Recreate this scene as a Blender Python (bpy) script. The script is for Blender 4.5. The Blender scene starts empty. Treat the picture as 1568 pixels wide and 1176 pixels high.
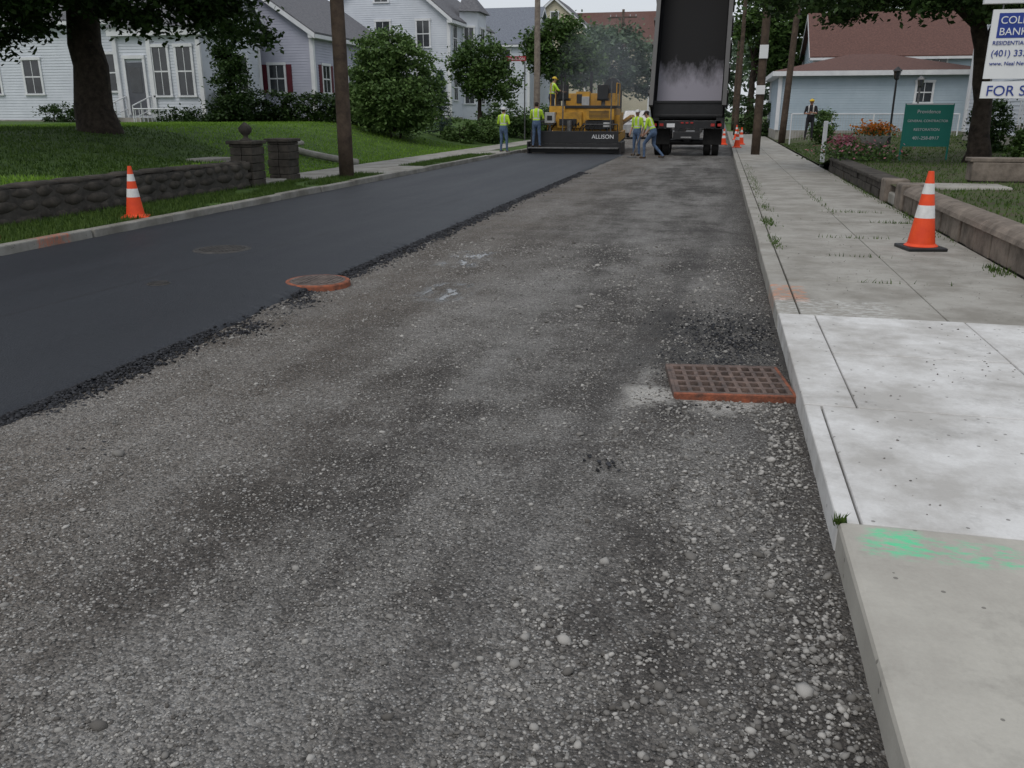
import bpy, math, random
import numpy as np
from mathutils import Vector, Matrix, noise
random.seed(7); rng=np.random.default_rng(7)
scene=bpy.context.scene
R=math.radians
# ---------------------------------------------------------------- materials
def newmat(name):
    m=bpy.data.materials.new(name); m.use_nodes=True
    nt=m.node_tree; b=nt.nodes['Principled BSDF']; return m,nt,b
class N:
    def __init__(s,nt): s.nt=nt
    def n(s,t,**k):
        x=s.nt.nodes.new(t)
        for a,v in k.items(): setattr(x,a,v)
        return x
    def l(s,a,b): s.nt.links.new(a,b)
    def math(s,op,a,b=None,c=None,clamp=False):
        x=s.n('ShaderNodeMath',operation=op); x.use_clamp=clamp
        for i,v in enumerate((a,b,c)):
            if v is None: continue
            if isinstance(v,(int,float)): x.inputs[i].default_value=v
            else: s.l(v,x.inputs[i])
        return x.outputs[0]
    def mix(s,f,a,b,mode='MIX'):
        x=s.n('ShaderNodeMix',data_type='RGBA',blend_type=mode)
        for i,v in ((0,f),(6,a),(7,b)):
            if isinstance(v,(int,float)): x.inputs[i].default_value=v
            elif isinstance(v,tuple): x.inputs[i].default_value=(*v[:3],1)
            else: s.l(v,x.inputs[i])
        return x.outputs[2]
    def ramp(s,f,stops):
        x=s.n('ShaderNodeValToRGB'); e=x.color_ramp.elements
        while len(e)<len(stops): e.new(.5)
        for q,(p,c) in zip(e,stops):
            q.position=p; q.color=(*c,1) if len(c)==3 else c
        s.l(f,x.inputs[0]); return x.outputs[0]
    def noise(s,vec,scale,detail=4,rough=.55):
        x=s.n('ShaderNodeTexNoise'); x.inputs['Scale'].default_value=scale
        x.inputs['Detail'].default_value=detail; x.inputs['Roughness'].default_value=rough
        if vec is not None: s.l(vec,x.inputs['Vector'])
        return x.outputs[0]
    def vor(s,vec,scale,rand=1):
        x=s.n('ShaderNodeTexVoronoi'); x.inputs['Scale'].default_value=scale
        s.l(vec,x.inputs['Vector']); return x
    def obj(s): return s.n('ShaderNodeTexCoord').outputs['Object']
    def mapv(s,vec,sc):
        x=s.n('ShaderNodeMapping'); x.inputs['Scale'].default_value=sc; s.l(vec,x.inputs[0]); return x.outputs[0]
    def bump(s,h,b,st,dist=.01):
        x=s.n('ShaderNodeBump'); x.inputs['Strength'].default_value=st; x.inputs['Distance'].default_value=dist
        s.l(h,x.inputs['Height']); s.l(x.outputs[0],b.inputs['Normal'])
def M(name,c1,c2=None,scale=4,rough=.8,bump=0,bscale=40,metal=0,detail=5,spec=.3,lo=.35,hi=.65):
    m,nt,b=newmat(name); k=N(nt)
    if c2 is None: c2=tuple(x*.8 for x in c1)
    v=k.obj(); f=k.noise(v,scale,detail,.65)
    k.l(k.ramp(f,[(lo,c2),(hi,c1)]),b.inputs['Base Color'])
    b.inputs['Roughness'].default_value=rough; b.inputs['Metallic'].default_value=metal
    b.inputs['Specular IOR Level'].default_value=spec
    if bump: k.bump(k.noise(v,bscale,4),b,bump)
    return m
def leafmat(name,dark,light,trans=.25):
    m,nt,b=newmat(name); k=N(nt)
    g=k.n('ShaderNodeNewGeometry'); v=k.obj()
    n=k.noise(v,.8,3)
    f=k.math('ADD',k.math('MULTIPLY',g.outputs['Random Per Island'],.55),k.math('MULTIPLY',n,.5))
    col=k.ramp(f,[(.2,dark),(.75,light)])
    k.l(col,b.inputs['Base Color']); b.inputs['Roughness'].default_value=.6; b.inputs['Specular IOR Level'].default_value=.25
    t=k.n('ShaderNodeBsdfTranslucent'); k.l(col,t.inputs[0])
    mx=k.n('ShaderNodeMixShader'); mx.inputs[0].default_value=trans
    k.l(b.outputs[0],mx.inputs[1]); k.l(t.outputs[0],mx.inputs[2])
    k.l(mx.outputs[0],nt.nodes['Material Output'].inputs[0]); return m
def boxmask(k,v,cx,cy,wx,wy,soft=.05):
    s=k.n('ShaderNodeSeparateXYZ'); k.l(v,s.inputs[0])
    def ax(o,c,w):
        d=k.math('ABSOLUTE',k.math('SUBTRACT',o,c))
        return k.math('MULTIPLY',k.math('SUBTRACT',w+soft,d),1/soft,clamp=True)
    return k.math('MULTIPLY',ax(s.outputs[0],cx,wx),ax(s.outputs[1],cy,wy))
# milled road
def road_mat():
    m,nt,b=newmat('milled_asphalt_gravel'); k=N(nt); v=k.obj()
    sep=k.n('ShaderNodeSeparateXYZ'); k.l(v,sep.inputs[0]); x,y=sep.outputs[0],sep.outputs[1]
    st=k.noise(k.mapv(v,(1.5,.22,1)),1.0,6,.6)
    n2=k.noise(v,1.9,9,.72); n3=k.noise(k.mapv(v,(1,.6,1)),.75,5,.6)
    mask=k.math('ADD',k.math('ADD',k.math('MULTIPLY',st,.45),k.math('MULTIPLY',n2,.40)),k.math('MULTIPLY',n3,.35))
    base=k.ramp(mask,[(.49,(.048,.044,.040)),(.56,(.088,.081,.074)),(.62,(.150,.142,.131)),(.71,(.225,.216,.203))])
    br=k.math('MULTIPLY',k.math('MULTIPLY',k.math('SUBTRACT',-1.4,x),.7,clamp=True),k.math('MULTIPLY',k.noise(v,.9,4),1.3),clamp=True)
    base=k.mix(k.math('MULTIPLY',br,.8),base,(.150,.128,.106))
    wob=k.math('MULTIPLY',k.math('SUBTRACT',n2,.5),.16)
    lx=k.math('ADD',k.math('SUBTRACT',x,k.math('ADD',k.math('MULTIPLY',y,.076),-.90)),wob)
    d=k.math('ABSOLUTE',lx)
    tr=k.math('MULTIPLY',k.math('SUBTRACT',k.math('ADD',.06,k.math('MULTIPLY',n2,.12)),d),14,clamp=True)
    tr=k.math('MULTIPLY',tr,k.math('MULTIPLY',k.math('SUBTRACT',n3,.28),2.6,clamp=True))
    base=k.mix(k.math('MULTIPLY',tr,.7),base,(.062,.057,.053))
    kerbd=k.math('MULTIPLY',k.math('SUBTRACT',x,k.math('SUBTRACT',.40,k.math('MULTIPLY',n2,.7))),3,clamp=True)
    base=k.mix(k.math('MULTIPLY',kerbd,.6),base,(.062,.056,.050))
    v1=k.vor(v,105); v2=k.vor(v,46)
    s1=k.n('ShaderNodeSeparateColor'); k.l(v1.outputs['Color'],s1.inputs[0])
    s2=k.n('ShaderNodeSeparateColor'); k.l(v2.outputs['Color'],s2.inputs[0])
    br1=k.math('ADD',.5,k.math('MULTIPLY',s1.outputs[0],1.0))
    cmb=k.n('ShaderNodeCombineColor')
    for i in range(3): k.l(br1,cmb.inputs[i])
    col=k.mix(1.0,base,cmb.outputs[0],'MULTIPLY')
    thr=k.math('SUBTRACT',1.36,k.math('MULTIPLY',mask,.92))
    w1=k.math('MULTIPLY',k.math('GREATER_THAN',s1.outputs[1],thr),k.math('LESS_THAN',v1.outputs['Distance'],.5))
    col=k.mix(k.math('MULTIPLY',w1,.85),col,k.mix(s1.outputs[2],(.19,.185,.175),(.42,.41,.39)))
    w2=k.math('MULTIPLY',k.math('GREATER_THAN',s2.outputs[1],k.math('ADD',thr,.06)),k.math('LESS_THAN',v2.outputs['Distance'],.42))
    notr=k.math('SUBTRACT',1,tr)
    col=k.mix(k.math('MULTIPLY',k.math('MULTIPLY',w2,notr),.85),col,k.mix(s2.outputs[2],(.15,.14,.13),(.40,.39,.37)))
    mo=k.math('MULTIPLY',boxmask(k,v,-.05,4.80,.34,.14,.12),k.math('MULTIPLY',k.math('SUBTRACT',n2,.40),7,clamp=True))
    mo=k.math('MAXIMUM',mo,k.math('MULTIPLY',boxmask(k,v,-.27,5.1,.07,.28,.08),k.math('MULTIPLY',k.math('SUBTRACT',n2,.45),7,clamp=True)))
    col=k.mix(mo,col,(.42,.405,.375))
    dk=k.math('MULTIPLY',boxmask(k,v,.1,6.3,.4,.75,.35),k.math('MULTIPLY',k.math('SUBTRACT',n2,.36),6,clamp=True))
    col=k.mix(k.math('MULTIPLY',dk,.7),col,(.035,.034,.033))
    pn=k.math('MULTIPLY',k.math('SUBTRACT',k.noise(k.mapv(v,(2.6,1,1)),3.2,4),.47),12,clamp=True)
    pud=k.math('MULTIPLY',boxmask(k,v,-2.72,9.35,.16,.45,.15),pn)
    pud=k.math('MAXIMUM',pud,k.math('MULTIPLY',boxmask(k,v,-2.4,7.5,.16,.35,.15),pn))
    col=k.mix(k.math('MULTIPLY',pud,.8),col,(.05,.048,.046))
    k.l(col,b.inputs['Base Color'])
    k.l(k.math('SUBTRACT',.85,k.math('MULTIPLY',pud,.80)),b.inputs['Roughness']); k.l(k.math('ADD',.3,k.math('MULTIPLY',pud,.6)),b.inputs['Specular IOR Level'])
    h=k.math('ADD',k.math('SUBTRACT',1,v1.outputs['Distance']),k.math('MULTIPLY',k.math('SUBTRACT',1,v2.outputs['Distance']),1.2))
    h=k.math('MULTIPLY',h,k.math('SUBTRACT',1,pud))
    k.bump(h,b,.9,.014); return m
def mat_asphalt():
    m,nt,b=newmat('fresh_hot_asphalt'); k=N(nt); v=k.obj()
    n=k.noise(k.mapv(v,(1,.15,1)),1.3,5); sp=k.vor(v,75); s=k.n('ShaderNodeSeparateColor'); k.l(sp.outputs['Color'],s.inputs[0])
    sx=k.n('ShaderNodeSeparateXYZ'); k.l(v,sx.inputs[0])
    seam=k.math('ABSOLUTE',k.math('SUBTRACT',sx.outputs[0],k.math('ADD',-5.95,k.math('MULTIPLY',sx.outputs[1],.083))))
    seam=k.math('MULTIPLY',k.math('SUBTRACT',.03,seam),40,clamp=True)
    c=k.mix(n,(.009,.0105,.014),(.019,.022,.029)); c=k.mix(k.math('MULTIPLY',s.outputs[0],.4),c,(.030,.035,.044))
    c=k.mix(k.math('MULTIPLY',seam,.6),c,(.006,.006,.007))
    k.l(c,b.inputs['Base Color']); b.inputs['Specular IOR Level'].default_value=.45
    k.l(k.math('ADD',.45,k.math('MULTIPLY',n,.25)),b.inputs['Roughness'])
    k.bump(k.math('ADD',sp.outputs['Distance'],k.noise(v,120,3)),b,.7,.006); return m
def mat_concrete(name,c1,c2,paint=None,stain=True):
    m,nt,b=newmat(name); k=N(nt); v=k.obj()
    n=k.noise(v,1.7,8,.68); f=k.noise(v,60,4,.7)
    c=k.ramp(n,[(.38,c2),(.60,c1)])
    c=k.mix(k.math('MULTIPLY',f,.35),c,tuple(x*.6 for x in c2))
    sp=k.vor(v,30); s=k.n('ShaderNodeSeparateColor'); k.l(sp.outputs['Color'],s.inputs[0])
    dk=k.math('MULTIPLY',k.math('GREATER_THAN',s.outputs[0],.955),k.math('LESS_THAN',sp.outputs['Distance'],.25))
    c=k.mix(k.math('MULTIPLY',dk,.7),c,(.10,.095,.085))
    big=k.math('MULTIPLY',k.math('SUBTRACT',k.noise(v,3.1,6,.75),.54),6,clamp=True)
    c=k.mix(k.math('MULTIPLY',big,.42),c,tuple(x*.55 for x in c2))
    for p in (paint or []):
        cx,cy,wx,wy,col,amt=p
        mk=k.math('MULTIPLY',boxmask(k,v,cx,cy,wx,wy),k.math('MULTIPLY',k.math('SUBTRACT',k.noise(k.mapv(v,(1,2.2,1)),14,4,.7),amt),5,clamp=True))
        c=k.mix(k.math('MULTIPLY',mk,.75),c,col)
    k.l(c,b.inputs['Base Color']); b.inputs['Roughness'].default_value=.85; b.inputs['Specular IOR Level'].default_value=.25
    k.bump(f,b,.35,.004); return m
ROAD=road_mat(); ASPH=mat_asphalt()
CON_NEAR=mat_concrete('concrete_tan',(.46,.44,.39),(.37,.35,.31),[(.86,2.93,.24,.06,(.10,.58,.30),.46),(.72,2.98,.06,.06,(.10,.6,.3),.38)])
CON_NEW=mat_concrete('concrete_fresh',(.70,.695,.68),(.44,.425,.40))
CON_OLD=mat_concrete('concrete_old',(.38,.365,.33),(.25,.235,.205),[(.66,7.55,.12,.32,(.62,.20,.07),.45),(2.4,9.0,.5,.2,(.10,.09,.08),.55),(.95,7.0,.45,.3,(.6,.6,.58),.48)])
GRANITE=mat_concrete('granite_kerb',(.33,.32,.29),(.18,.17,.145),[(-7.9,8.9,.2,.25,(.5,.13,.06),.42)])
JOINT=M('joint_dirt',(.06,.055,.045),(.03,.035,.02),20)
def stonemat(name,a,b_,hi=.7):
    m,nt,b=newmat(name); k=N(nt); g=k.n('ShaderNodeNewGeometry')
    k.l(k.ramp(g.outputs['Random Per Island'],[(0,a),(.6,b_),(hi+.28,tuple(min(1,x*1.6) for x in b_))]),b.inputs['Base Color'])
    b.inputs['Roughness'].default_value=.9; b.inputs['Specular IOR Level'].default_value=.2; return m
STONE=stonemat('loose_stone',(.085,.078,.070),(.245,.235,.218)); DSTONE=stonemat('asphalt_crumb',(.012,.012,.013),(.035,.036,.04))
GRASSG=M('lawn_ground',(.075,.135,.022),(.032,.065,.013),1.6,.95,.5,60,detail=9)
GRASSV=M('verge_ground',(.055,.085,.022),(.07,.058,.037),2.2,.95,.5,60,detail=9)
BLADE=leafmat('grass_blades',(.025,.058,.010),(.095,.155,.03),.3)
BLADE_B=leafmat('lawn_blades',(.08,.165,.02),(.21,.36,.042),.3)
BLADE_D=leafmat('lawn_blades_painted_shade',(.022,.052,.009),(.075,.13,.022),.3)  # darker copy of the lawn blades, with tree shade put into the colour
LEAF_D=leafmat('leaf_dark',(.010,.026,.007),(.045,.085,.02))
LEAF_M=leafmat('leaf_mid',(.025,.055,.014),(.085,.15,.035))
LEAF_L=leafmat('leaf_light',(.04,.085,.022),(.13,.21,.06))
LEAF_S=leafmat('leaf_spruce',(.03,.06,.05),(.09,.14,.12))
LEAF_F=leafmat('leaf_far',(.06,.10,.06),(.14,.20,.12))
BARK=M('bark',(.055,.042,.032),(.018,.014,.011),7,.95,.8,25)
POLEW=M('pole_wood',(.10,.072,.052),(.05,.036,.027),5,.9,.5,40)
POLEG=M('pole_grey',(.26,.22,.18),(.16,.13,.11),5,.9,.5,40)
WALLST=M('wall_stone',(.085,.074,.062),(.030,.027,.023),3.5,.95,1,14,detail=9)
MORTAR=M('wall_mortar',(.075,.068,.06),(.04,.037,.033),9,.95,.8,30)
WALLCAP=M('wall_cap',(.24,.20,.165),(.11,.092,.076),4,.95,.7,25,detail=8)
WHITE=M('white_trim',(.72,.73,.74),(.62,.63,.65),2,.6)
SID_W=M('siding_white',(.62,.65,.70),(.55,.58,.63),1,.7)
SID_L=M('siding_lilac',(.43,.44,.52),(.38,.39,.47),1,.7)
SID_B=M('siding_bluegrey',(.42,.50,.56),(.36,.44,.50),1,.7)
SID_C=M('siding_cream',(.55,.50,.38),(.5,.45,.34),1,.7)
ROOF_G=M('shingle_grey',(.17,.17,.18),(.10,.10,.11),9,.95,.6,30)
ROOF_D=M('shingle_blue',(.19,.21,.24),(.13,.14,.17),9,.95,.6,30)
ROOF_R=M('shingle_redbrown',(.15,.08,.065),(.09,.05,.044),9,.95,.6,30)
GLASS=M('window_glass',(.04,.045,.05),(.02,.022,.026),2,.12,spec=.8)
MAROON=M('shutter_maroon',(.11,.018,.028),None,3,.6)
DARKDOOR=M('door_dark',(.10,.105,.12),None,3,.5)
BLACK=M('black_paint',(.018,.018,.02),(.01,.01,.011),4,.45,spec=.5)
RUBBER=M('rubber',(.022,.021,.02),(.012,.012,.012),6,.85)
BEDIN=M('bed_black_steel',(.014,.014,.016),(.006,.006,.007),1.5,.7,.3,8,spec=.1)
YEL=M('machine_yellow',(.56,.30,.035),(.28,.15,.03),3,.55,spec=.4,detail=8,lo=.3,hi=.55)
STEEL=M('dull_steel',(.22,.22,.22),(.10,.10,.10),6,.5,metal=.5)
SILVER=M('silver_box',(.5,.5,.5),(.35,.35,.35),4,.4,metal=.3)
REDL=M('tail_light',(.45,.02,.015),None,3,.3,spec=.6)
ORANGE=M('cone_orange',(.80,.085,.02),(.68,.06,.018),6,.5)
CONEW=M('cone_collar',(.72,.72,.70),(.58,.58,.56),12,.4)
RUST=M('rust_orange',(.36,.11,.055),(.11,.055,.04),14,.9,.6,60,detail=8)
CAST=M('cast_iron_dirty',(.17,.12,.10),(.07,.055,.05),14,.8,.6,60)
MESHM=M('dusty_lid',(.16,.13,.115),(.06,.05,.047),10,.85,.6,60)
PITM=M('pit_debris',(.60,.59,.57),(.12,.11,.10),5,.95,lo=.38,hi=.50)
LIME=M('vest_lime',(.50,.72,.05),(.36,.56,.04),8,.8)
REFL=M('reflective_tape',(.6,.6,.58),None,8,.4)
JEANS=M('denim',(.10,.15,.24),(.05,.08,.14),10,.9)
JEANSD=M('work_trousers',(.045,.05,.07),(.025,.03,.04),10,.9)
SKIN=M('skin',(.42,.24,.17),(.36,.20,.14),10,.6)
BOOT=M('boot_leather',(.08,.05,.03),(.04,.03,.02),10,.7)
HAIR=M('hair_dark',(.03,.02,.015),None,20,.8)
CAPY=M('cap_yellow',(.65,.45,.03),None,5,.5)
CAPW=M('cap_white',(.6,.6,.6),None,5,.5)
SHIRTD=M('shirt_dark',(.03,.03,.035),None,8,.9)
SIGNW=M('sign_white',(.75,.76,.76),(.70,.71,.72),2,.5)
SIGNB=M('sign_blue',(.03,.06,.30),None,2,.5)
SIGNG=M('sign_teal',(.02,.22,.17),(.018,.19,.15),2,.5)
SIGNR=M('sign_red',(.35,.04,.05),None,2,.5)
FLOW_O=leafmat('flowers_orange',(.55,.12,.01),(.8,.3,.03)); FLOW_P=leafmat('flowers_pink',(.45,.08,.12),(.6,.3,.35))
# ---------------------------------------------------------------- mesh builder
def link(o,parent=None):
    scene.collection.objects.link(o)
    if parent: o.parent=parent
    return o
def empty(name,loc=(0,0,0),rz=0):
    o=bpy.data.objects.new(name,None); o.location=loc; o.rotation_euler=(0,0,rz); o.empty_display_size=.3
    return link(o)
class MB:
    def __init__(s): s.v=[]; s.f=[]; s.m=[]; s.mats=[]
    def mi(s,m):
        if m not in s.mats: s.mats.append(m)
        return s.mats.index(m)
    def add(s,vs,fs,m):
        o=len(s.v); s.v+= [tuple(p) for p in vs]; i=s.mi(m)
        for f in fs: s.f.append(tuple(o+q for q in f)); s.m.append(i)
    def box(s,x0,x1,y0,y1,z0,z1,m,rz=0,rx=0,c=None):
        vs=[(x,y,z) for z in (z0,z1) for y in (y0,y1) for x in (x0,x1)]
        if rz or rx:
            c=Vector(c or ((x0+x1)/2,(y0+y1)/2,(z0+z1)/2)); mt=Matrix.Rotation(rz,3,'Z')@Matrix.Rotation(rx,3,'X')
            vs=[c+mt@(Vector(p)-c) for p in vs]
        s.add(vs,[(0,2,3,1),(4,5,7,6),(0,1,5,4),(2,6,7,3),(0,4,6,2),(1,3,7,5)],m)
    def tube(s,pts,rs,m,seg=12,cap=True,ell=None):
        pts=[Vector(p) for p in pts]; n=len(pts); vs=[]; fs=[]
        up=None
        for i,p in enumerate(pts):
            t=(pts[min(i+1,n-1)]-pts[max(i-1,0)]).normalized()
            if up is None:
                a=Vector((1,0,0)) if abs(t.x)<.8 else Vector((0,1,0))
            else: a=up
            u=(a-t*a.dot(t)).normalized(); w=t.cross(u); up=u
            r=rs[i] if isinstance(rs,(list,tuple)) else rs
            for j in range(seg):
                an=2*math.pi*j/seg
                ru=r; rw=r
                if ell: ru=r*ell[0]; rw=r*ell[1]
                vs.append(p+u*math.cos(an)*ru+w*math.sin(an)*rw)
        for i in range(n-1):
            for j in range(seg):
                k=(j+1)%seg; fs.append((i*seg+j,i*seg+k,(i+1)*seg+k,(i+1)*seg+j))
        if cap:
            fs.append(tuple(range(seg-1,-1,-1))); fs.append(tuple((n-1)*seg+j for j in range(seg)))
        s.add(vs,fs,m)
    def cyl(s,p0,p1,r,m,seg=16,r1=None): s.tube([p0,p1],[r,r if r1 is None else r1],m,seg)
    def poly(s,pts,m): s.add(pts,[tuple(range(len(pts)))],m)
    def build(s,name,parent=None,smooth=False,bevel=0,loc=None):
        me=bpy.data.meshes.new(name); me.from_pydata(s.v,[],s.f); 
        for m in s.mats: me.materials.append(m)
        me.polygons.foreach_set('material_index',s.m)
        if smooth: me.polygons.foreach_set('use_smooth',[True]*len(s.f))
        me.update(); o=bpy.data.objects.new(name,me)
        if loc: o.location=loc
        link(o,parent)
        if bevel:
            b=o.modifiers.new('b','BEVEL'); b.width=bevel; b.segments=2; b.limit_method='ANGLE'
        return o
def npmesh(name,V,F,mat,parent=None,smooth=False):
    me=bpy.data.meshes.new(name); k=F.shape[1]
    me.vertices.add(len(V)); me.vertices.foreach_set('co',V.astype(np.float32).ravel())
    me.loops.add(F.size); me.loops.foreach_set('vertex_index',F.astype(np.int32).ravel())
    me.polygons.add(len(F)); me.polygons.foreach_set('loop_start',np.arange(0,F.size,k,dtype=np.int32))
    me.polygons.foreach_set('loop_total',np.full(len(F),k,dtype=np.int32))
    if smooth: me.polygons.foreach_set('use_smooth',np.ones(len(F),bool))
    me.materials.append(mat); me.update(calc_edges=True); me.validate()
    return link(bpy.data.objects.new(name,me),parent)
t_=(1+5**.5)/2
ICO=np.array([(-1,t_,0),(1,t_,0),(-1,-t_,0),(1,-t_,0),(0,-1,t_),(0,1,t_),(0,-1,-t_),(0,1,-t_),(t_,0,-1),(t_,0,1),(-t_,0,-1),(-t_,0,1)])/math.sqrt(1+t_*t_)
ICF=np.array([(0,11,5),(0,5,1),(0,1,7),(0,7,10),(0,10,11),(1,5,9),(5,11,4),(11,10,2),(10,7,6),(7,1,8),(3,9,4),(3,4,2),(3,2,6),(3,6,8),(3,8,9),(4,9,5),(2,4,11),(6,2,10),(8,6,7),(9,8,1)])
def stones(name,P,S,mat,parent=None):
    n=len(P); V=ICO[None]*(1+rng.uniform(-.28,.28,(n,12,1)))
    V=V*np.stack([rng.uniform(.7,1.3,n),rng.uniform(.6,1.1,n),rng.uniform(.4,.75,n)],1)[:,None,:]
    a=rng.uniform(0,2*np.pi,n); ca,sa=np.cos(a)[:,None],np.sin(a)[:,None]
    x=V[...,0]*ca-V[...,1]*sa; y=V[...,0]*sa+V[...,1]*ca
    tl=rng.uniform(-.5,.5,n)[:,None]; z=V[...,2]+x*tl*.5
    V=np.stack([x,y,z],-1)*S[:,None,None]+P[:,None,:]
    F=(ICF[None]+12*np.arange(n)[:,None,None]).reshape(-1,3)
    return npmesh(name,V.reshape(-1,3),F,mat,parent)
def leaves(name,P,S,mat,parent=None,flat=.5,aspect=.6):
    n=len(P); d=rng.normal(size=(n,3)); d/=np.linalg.norm(d,axis=1,keepdims=True)
    nn=rng.normal(size=(n,3))*np.array([1,1,1]); nn[:,2]=np.abs(nn[:,2])+flat
    nn/=np.linalg.norm(nn,axis=1,keepdims=True)
    u=np.cross(nn,d); u/=np.linalg.norm(u,axis=1,keepdims=True)+1e-9; w=np.cross(nn,u)
    S=S[:,None]; q=np.stack([P-u*S,P+w*S*aspect+u*S*.1,P+u*S,P-w*S*aspect+u*S*.1],1)
    F=np.arange(4*n).reshape(n,4); return npmesh(name,q.reshape(-1,3),F,mat,parent)
def crown_pts(blobs,ncl,nl,spread):
    vol=np.array([b[3]*b[4]*b[5] for b in blobs])**.67; vol/=vol.sum(); cl=[]
    for b,w in zip(blobs,vol):
        k=max(3,int(ncl*w)); d=rng.normal(size=(k,3)); d/=np.linalg.norm(d,axis=1,keepdims=True)
        r=rng.uniform(.45,1.05,(k,1))**.6; c=np.array(b[:3])+d*r*np.array(b[3:6]); cl.append(c)
    cl=np.concatenate(cl); k=len(cl); m=nl//k+1
    sp=spread*rng.uniform(.5,1.3,(k,1,1))
    P=cl[:,None,:]+rng.normal(size=(k,m,3))*sp*np.array([1,1,.6]); return P.reshape(-1,3),cl
def tree(name,base,r0,h,blobs,ncl,nl,ls,leaf,spread=.45,nlimb=14,bark=BARK,lean=(0,0),flare=1.6,extra=None):
    e=empty(name); b=MB(); x,y,z=base
    pts=[];rs=[]
    for i in range(13):
        f=i/12; pts.append((x+lean[0]*f*f+.12*r0*math.sin(i*2.1),y+lean[1]*f*f,z-.15+h*f)); rs.append(r0*((flare-1)*math.exp(-f*14)+1-.4*f))
    b.tube(pts,rs,bark,16)
    P,cl=crown_pts(blobs,ncl,nl,spread); lim=cl
    if extra:
        P2,c2=crown_pts(extra[0],extra[1],extra[2],extra[3]); lim=np.concatenate([cl,c2[::4]])
    idx=rng.choice(len(lim),min(nlimb,len(lim)),replace=False)
    for i in idx:
        c=Vector(lim[i]); s=Vector(pts[random.randint(7,12)]); md=s.lerp(c,.5)+Vector((0,0,.12*(c-s).length)); 
        q=[s,s.lerp(md,.5)+Vector((0,0,.1)),md,md.lerp(c,.5)+Vector((random.uniform(-.2,.2),random.uniform(-.2,.2),0)),c]
        rr=r0*random.uniform(.25,.42); b.tube(q,[rr,rr*.75,rr*.5,rr*.3,rr*.1],bark,7)
    b.build('trunk_and_limbs',e,smooth=True)
    leaves('foliage',P,rng.uniform(.6,1.3,len(P))*ls,leaf,e)
    if extra: leaves('low_branch_foliage',P2,rng.uniform(.6,1.3,len(P2))*extra[4],leaf,e)
    return e
def bush(name,blobs,ncl,nl,ls,leaf,spread=.2,stem=True):
    e=empty(name); sk=[(q[0],q[1],q[2]-q[5]*.55,q[3]*.9,q[4]*.9,q[5]*.6) for q in blobs]
    P,cl=crown_pts(list(blobs)+sk,int(ncl*1.3),int(nl*1.25),spread); b=MB()
    for q in blobs:
        zb=q[2]-q[5]
        for _ in range(3):
            dx,dy=random.uniform(-.3,.3)*q[3],random.uniform(-.3,.3)*q[4]
            b.tube([(q[0]+dx*.3,q[1]+dy*.3,zb-.5),(q[0]+dx,q[1]+dy,zb+q[5]*.7),(q[0]+dx*1.6,q[1]+dy*1.6,q[2]+q[5]*.4)],[.03,.02,.008],BARK,6)
    b.build('stems',e); leaves('foliage',P,rng.uniform(.6,1.3,len(P))*ls,leaf,e)
    return e
def tufts(name,P,hgt,mat,parent=None,wid=.006,per=1):
    n=len(P); a=rng.uniform(0,2*np.pi,n); H=hgt*rng.uniform(.5,1.3,n); l=rng.normal(size=(n,2))*.35*H[:,None]
    dx=np.stack([np.cos(a),np.sin(a),np.zeros(n)],1)*(wid if np.isscalar(wid) else wid[:,None]); tip=P+np.concatenate([l,H[:,None]],1)
    V=np.stack([P-dx,P+dx,tip],1).reshape(-1,3); F=np.arange(3*n).reshape(n,3); return npmesh(name,V,F,mat,parent)
def ss(t): t=min(1,max(0,t)); return t*t*(3-2*t)
# ---------------------------------------------------------------- ground
b=MB(); b.poly([(-900,-300,-.25),(900,-300,-.25),(900,1500,-.25),(-900,1500,-.25)],GRASSG); b.build('ground')
def rz(x,y):
    return .012*noise.noise((x*1.3,y*1.3,0))+.007*noise.noise((x*5,y*5,3))+.003*noise.noise((x*17,y*17,5))
xs=np.linspace(-7.9,.56,110); ys=np.concatenate([np.arange(.6,9,.06),np.arange(9,24,.15),np.arange(24,75,.8)])
ys=np.concatenate([[-4],ys])
V=np.array([(x,y,rz(x,y)) for y in ys for x in xs]); nx=len(xs)
i,j=np.meshgrid(np.arange(len(ys)-1),np.arange(nx-1),indexing='ij'); a=(i*nx+j).ravel()
npmesh('milled_road',V,np.stack([a,a+1,a+nx+1,a+nx],1),ROAD,smooth=True)
b=MB(); b.poly([(-8,70,-.03),(.6,70,-.03),(.6,600,-.03),(-8,600,-.03)],M('old_asphalt',(.13,.13,.13),(.09,.09,.09),2,.9)); b.build('far_road')
Y=np.concatenate([np.arange(-3,14,.035),np.arange(14,34.6,.12)]); V=[];F=[]
for q,y in enumerate(Y):
    xe=-3.72+.05*noise.noise((0,y*1.1,7))+.045*noise.noise((0,y*6,1))+.03*noise.noise((0,y*25,9))
    row=[-7.86,-6.5,-5.2,-4.2,xe-.06,xe-.015,xe+.03+.02*noise.noise((2,y*20,2)),xe+.07]
    zz=[.045,.047,.048,.047,.045,.04,.022,-.004]
    V+=[(x,y,z+ (.004*noise.noise((x*3,y*3,0)))) for x,z in zip(row,zz)]
V=np.array(V); i,j=np.meshgrid(np.arange(len(Y)-1),np.arange(7),indexing='ij'); a=(i*8+j).ravel()
npmesh('fresh_asphalt',V,np.stack([a,a+1,a+9,a+8],1),ASPH,smooth=True)
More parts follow.
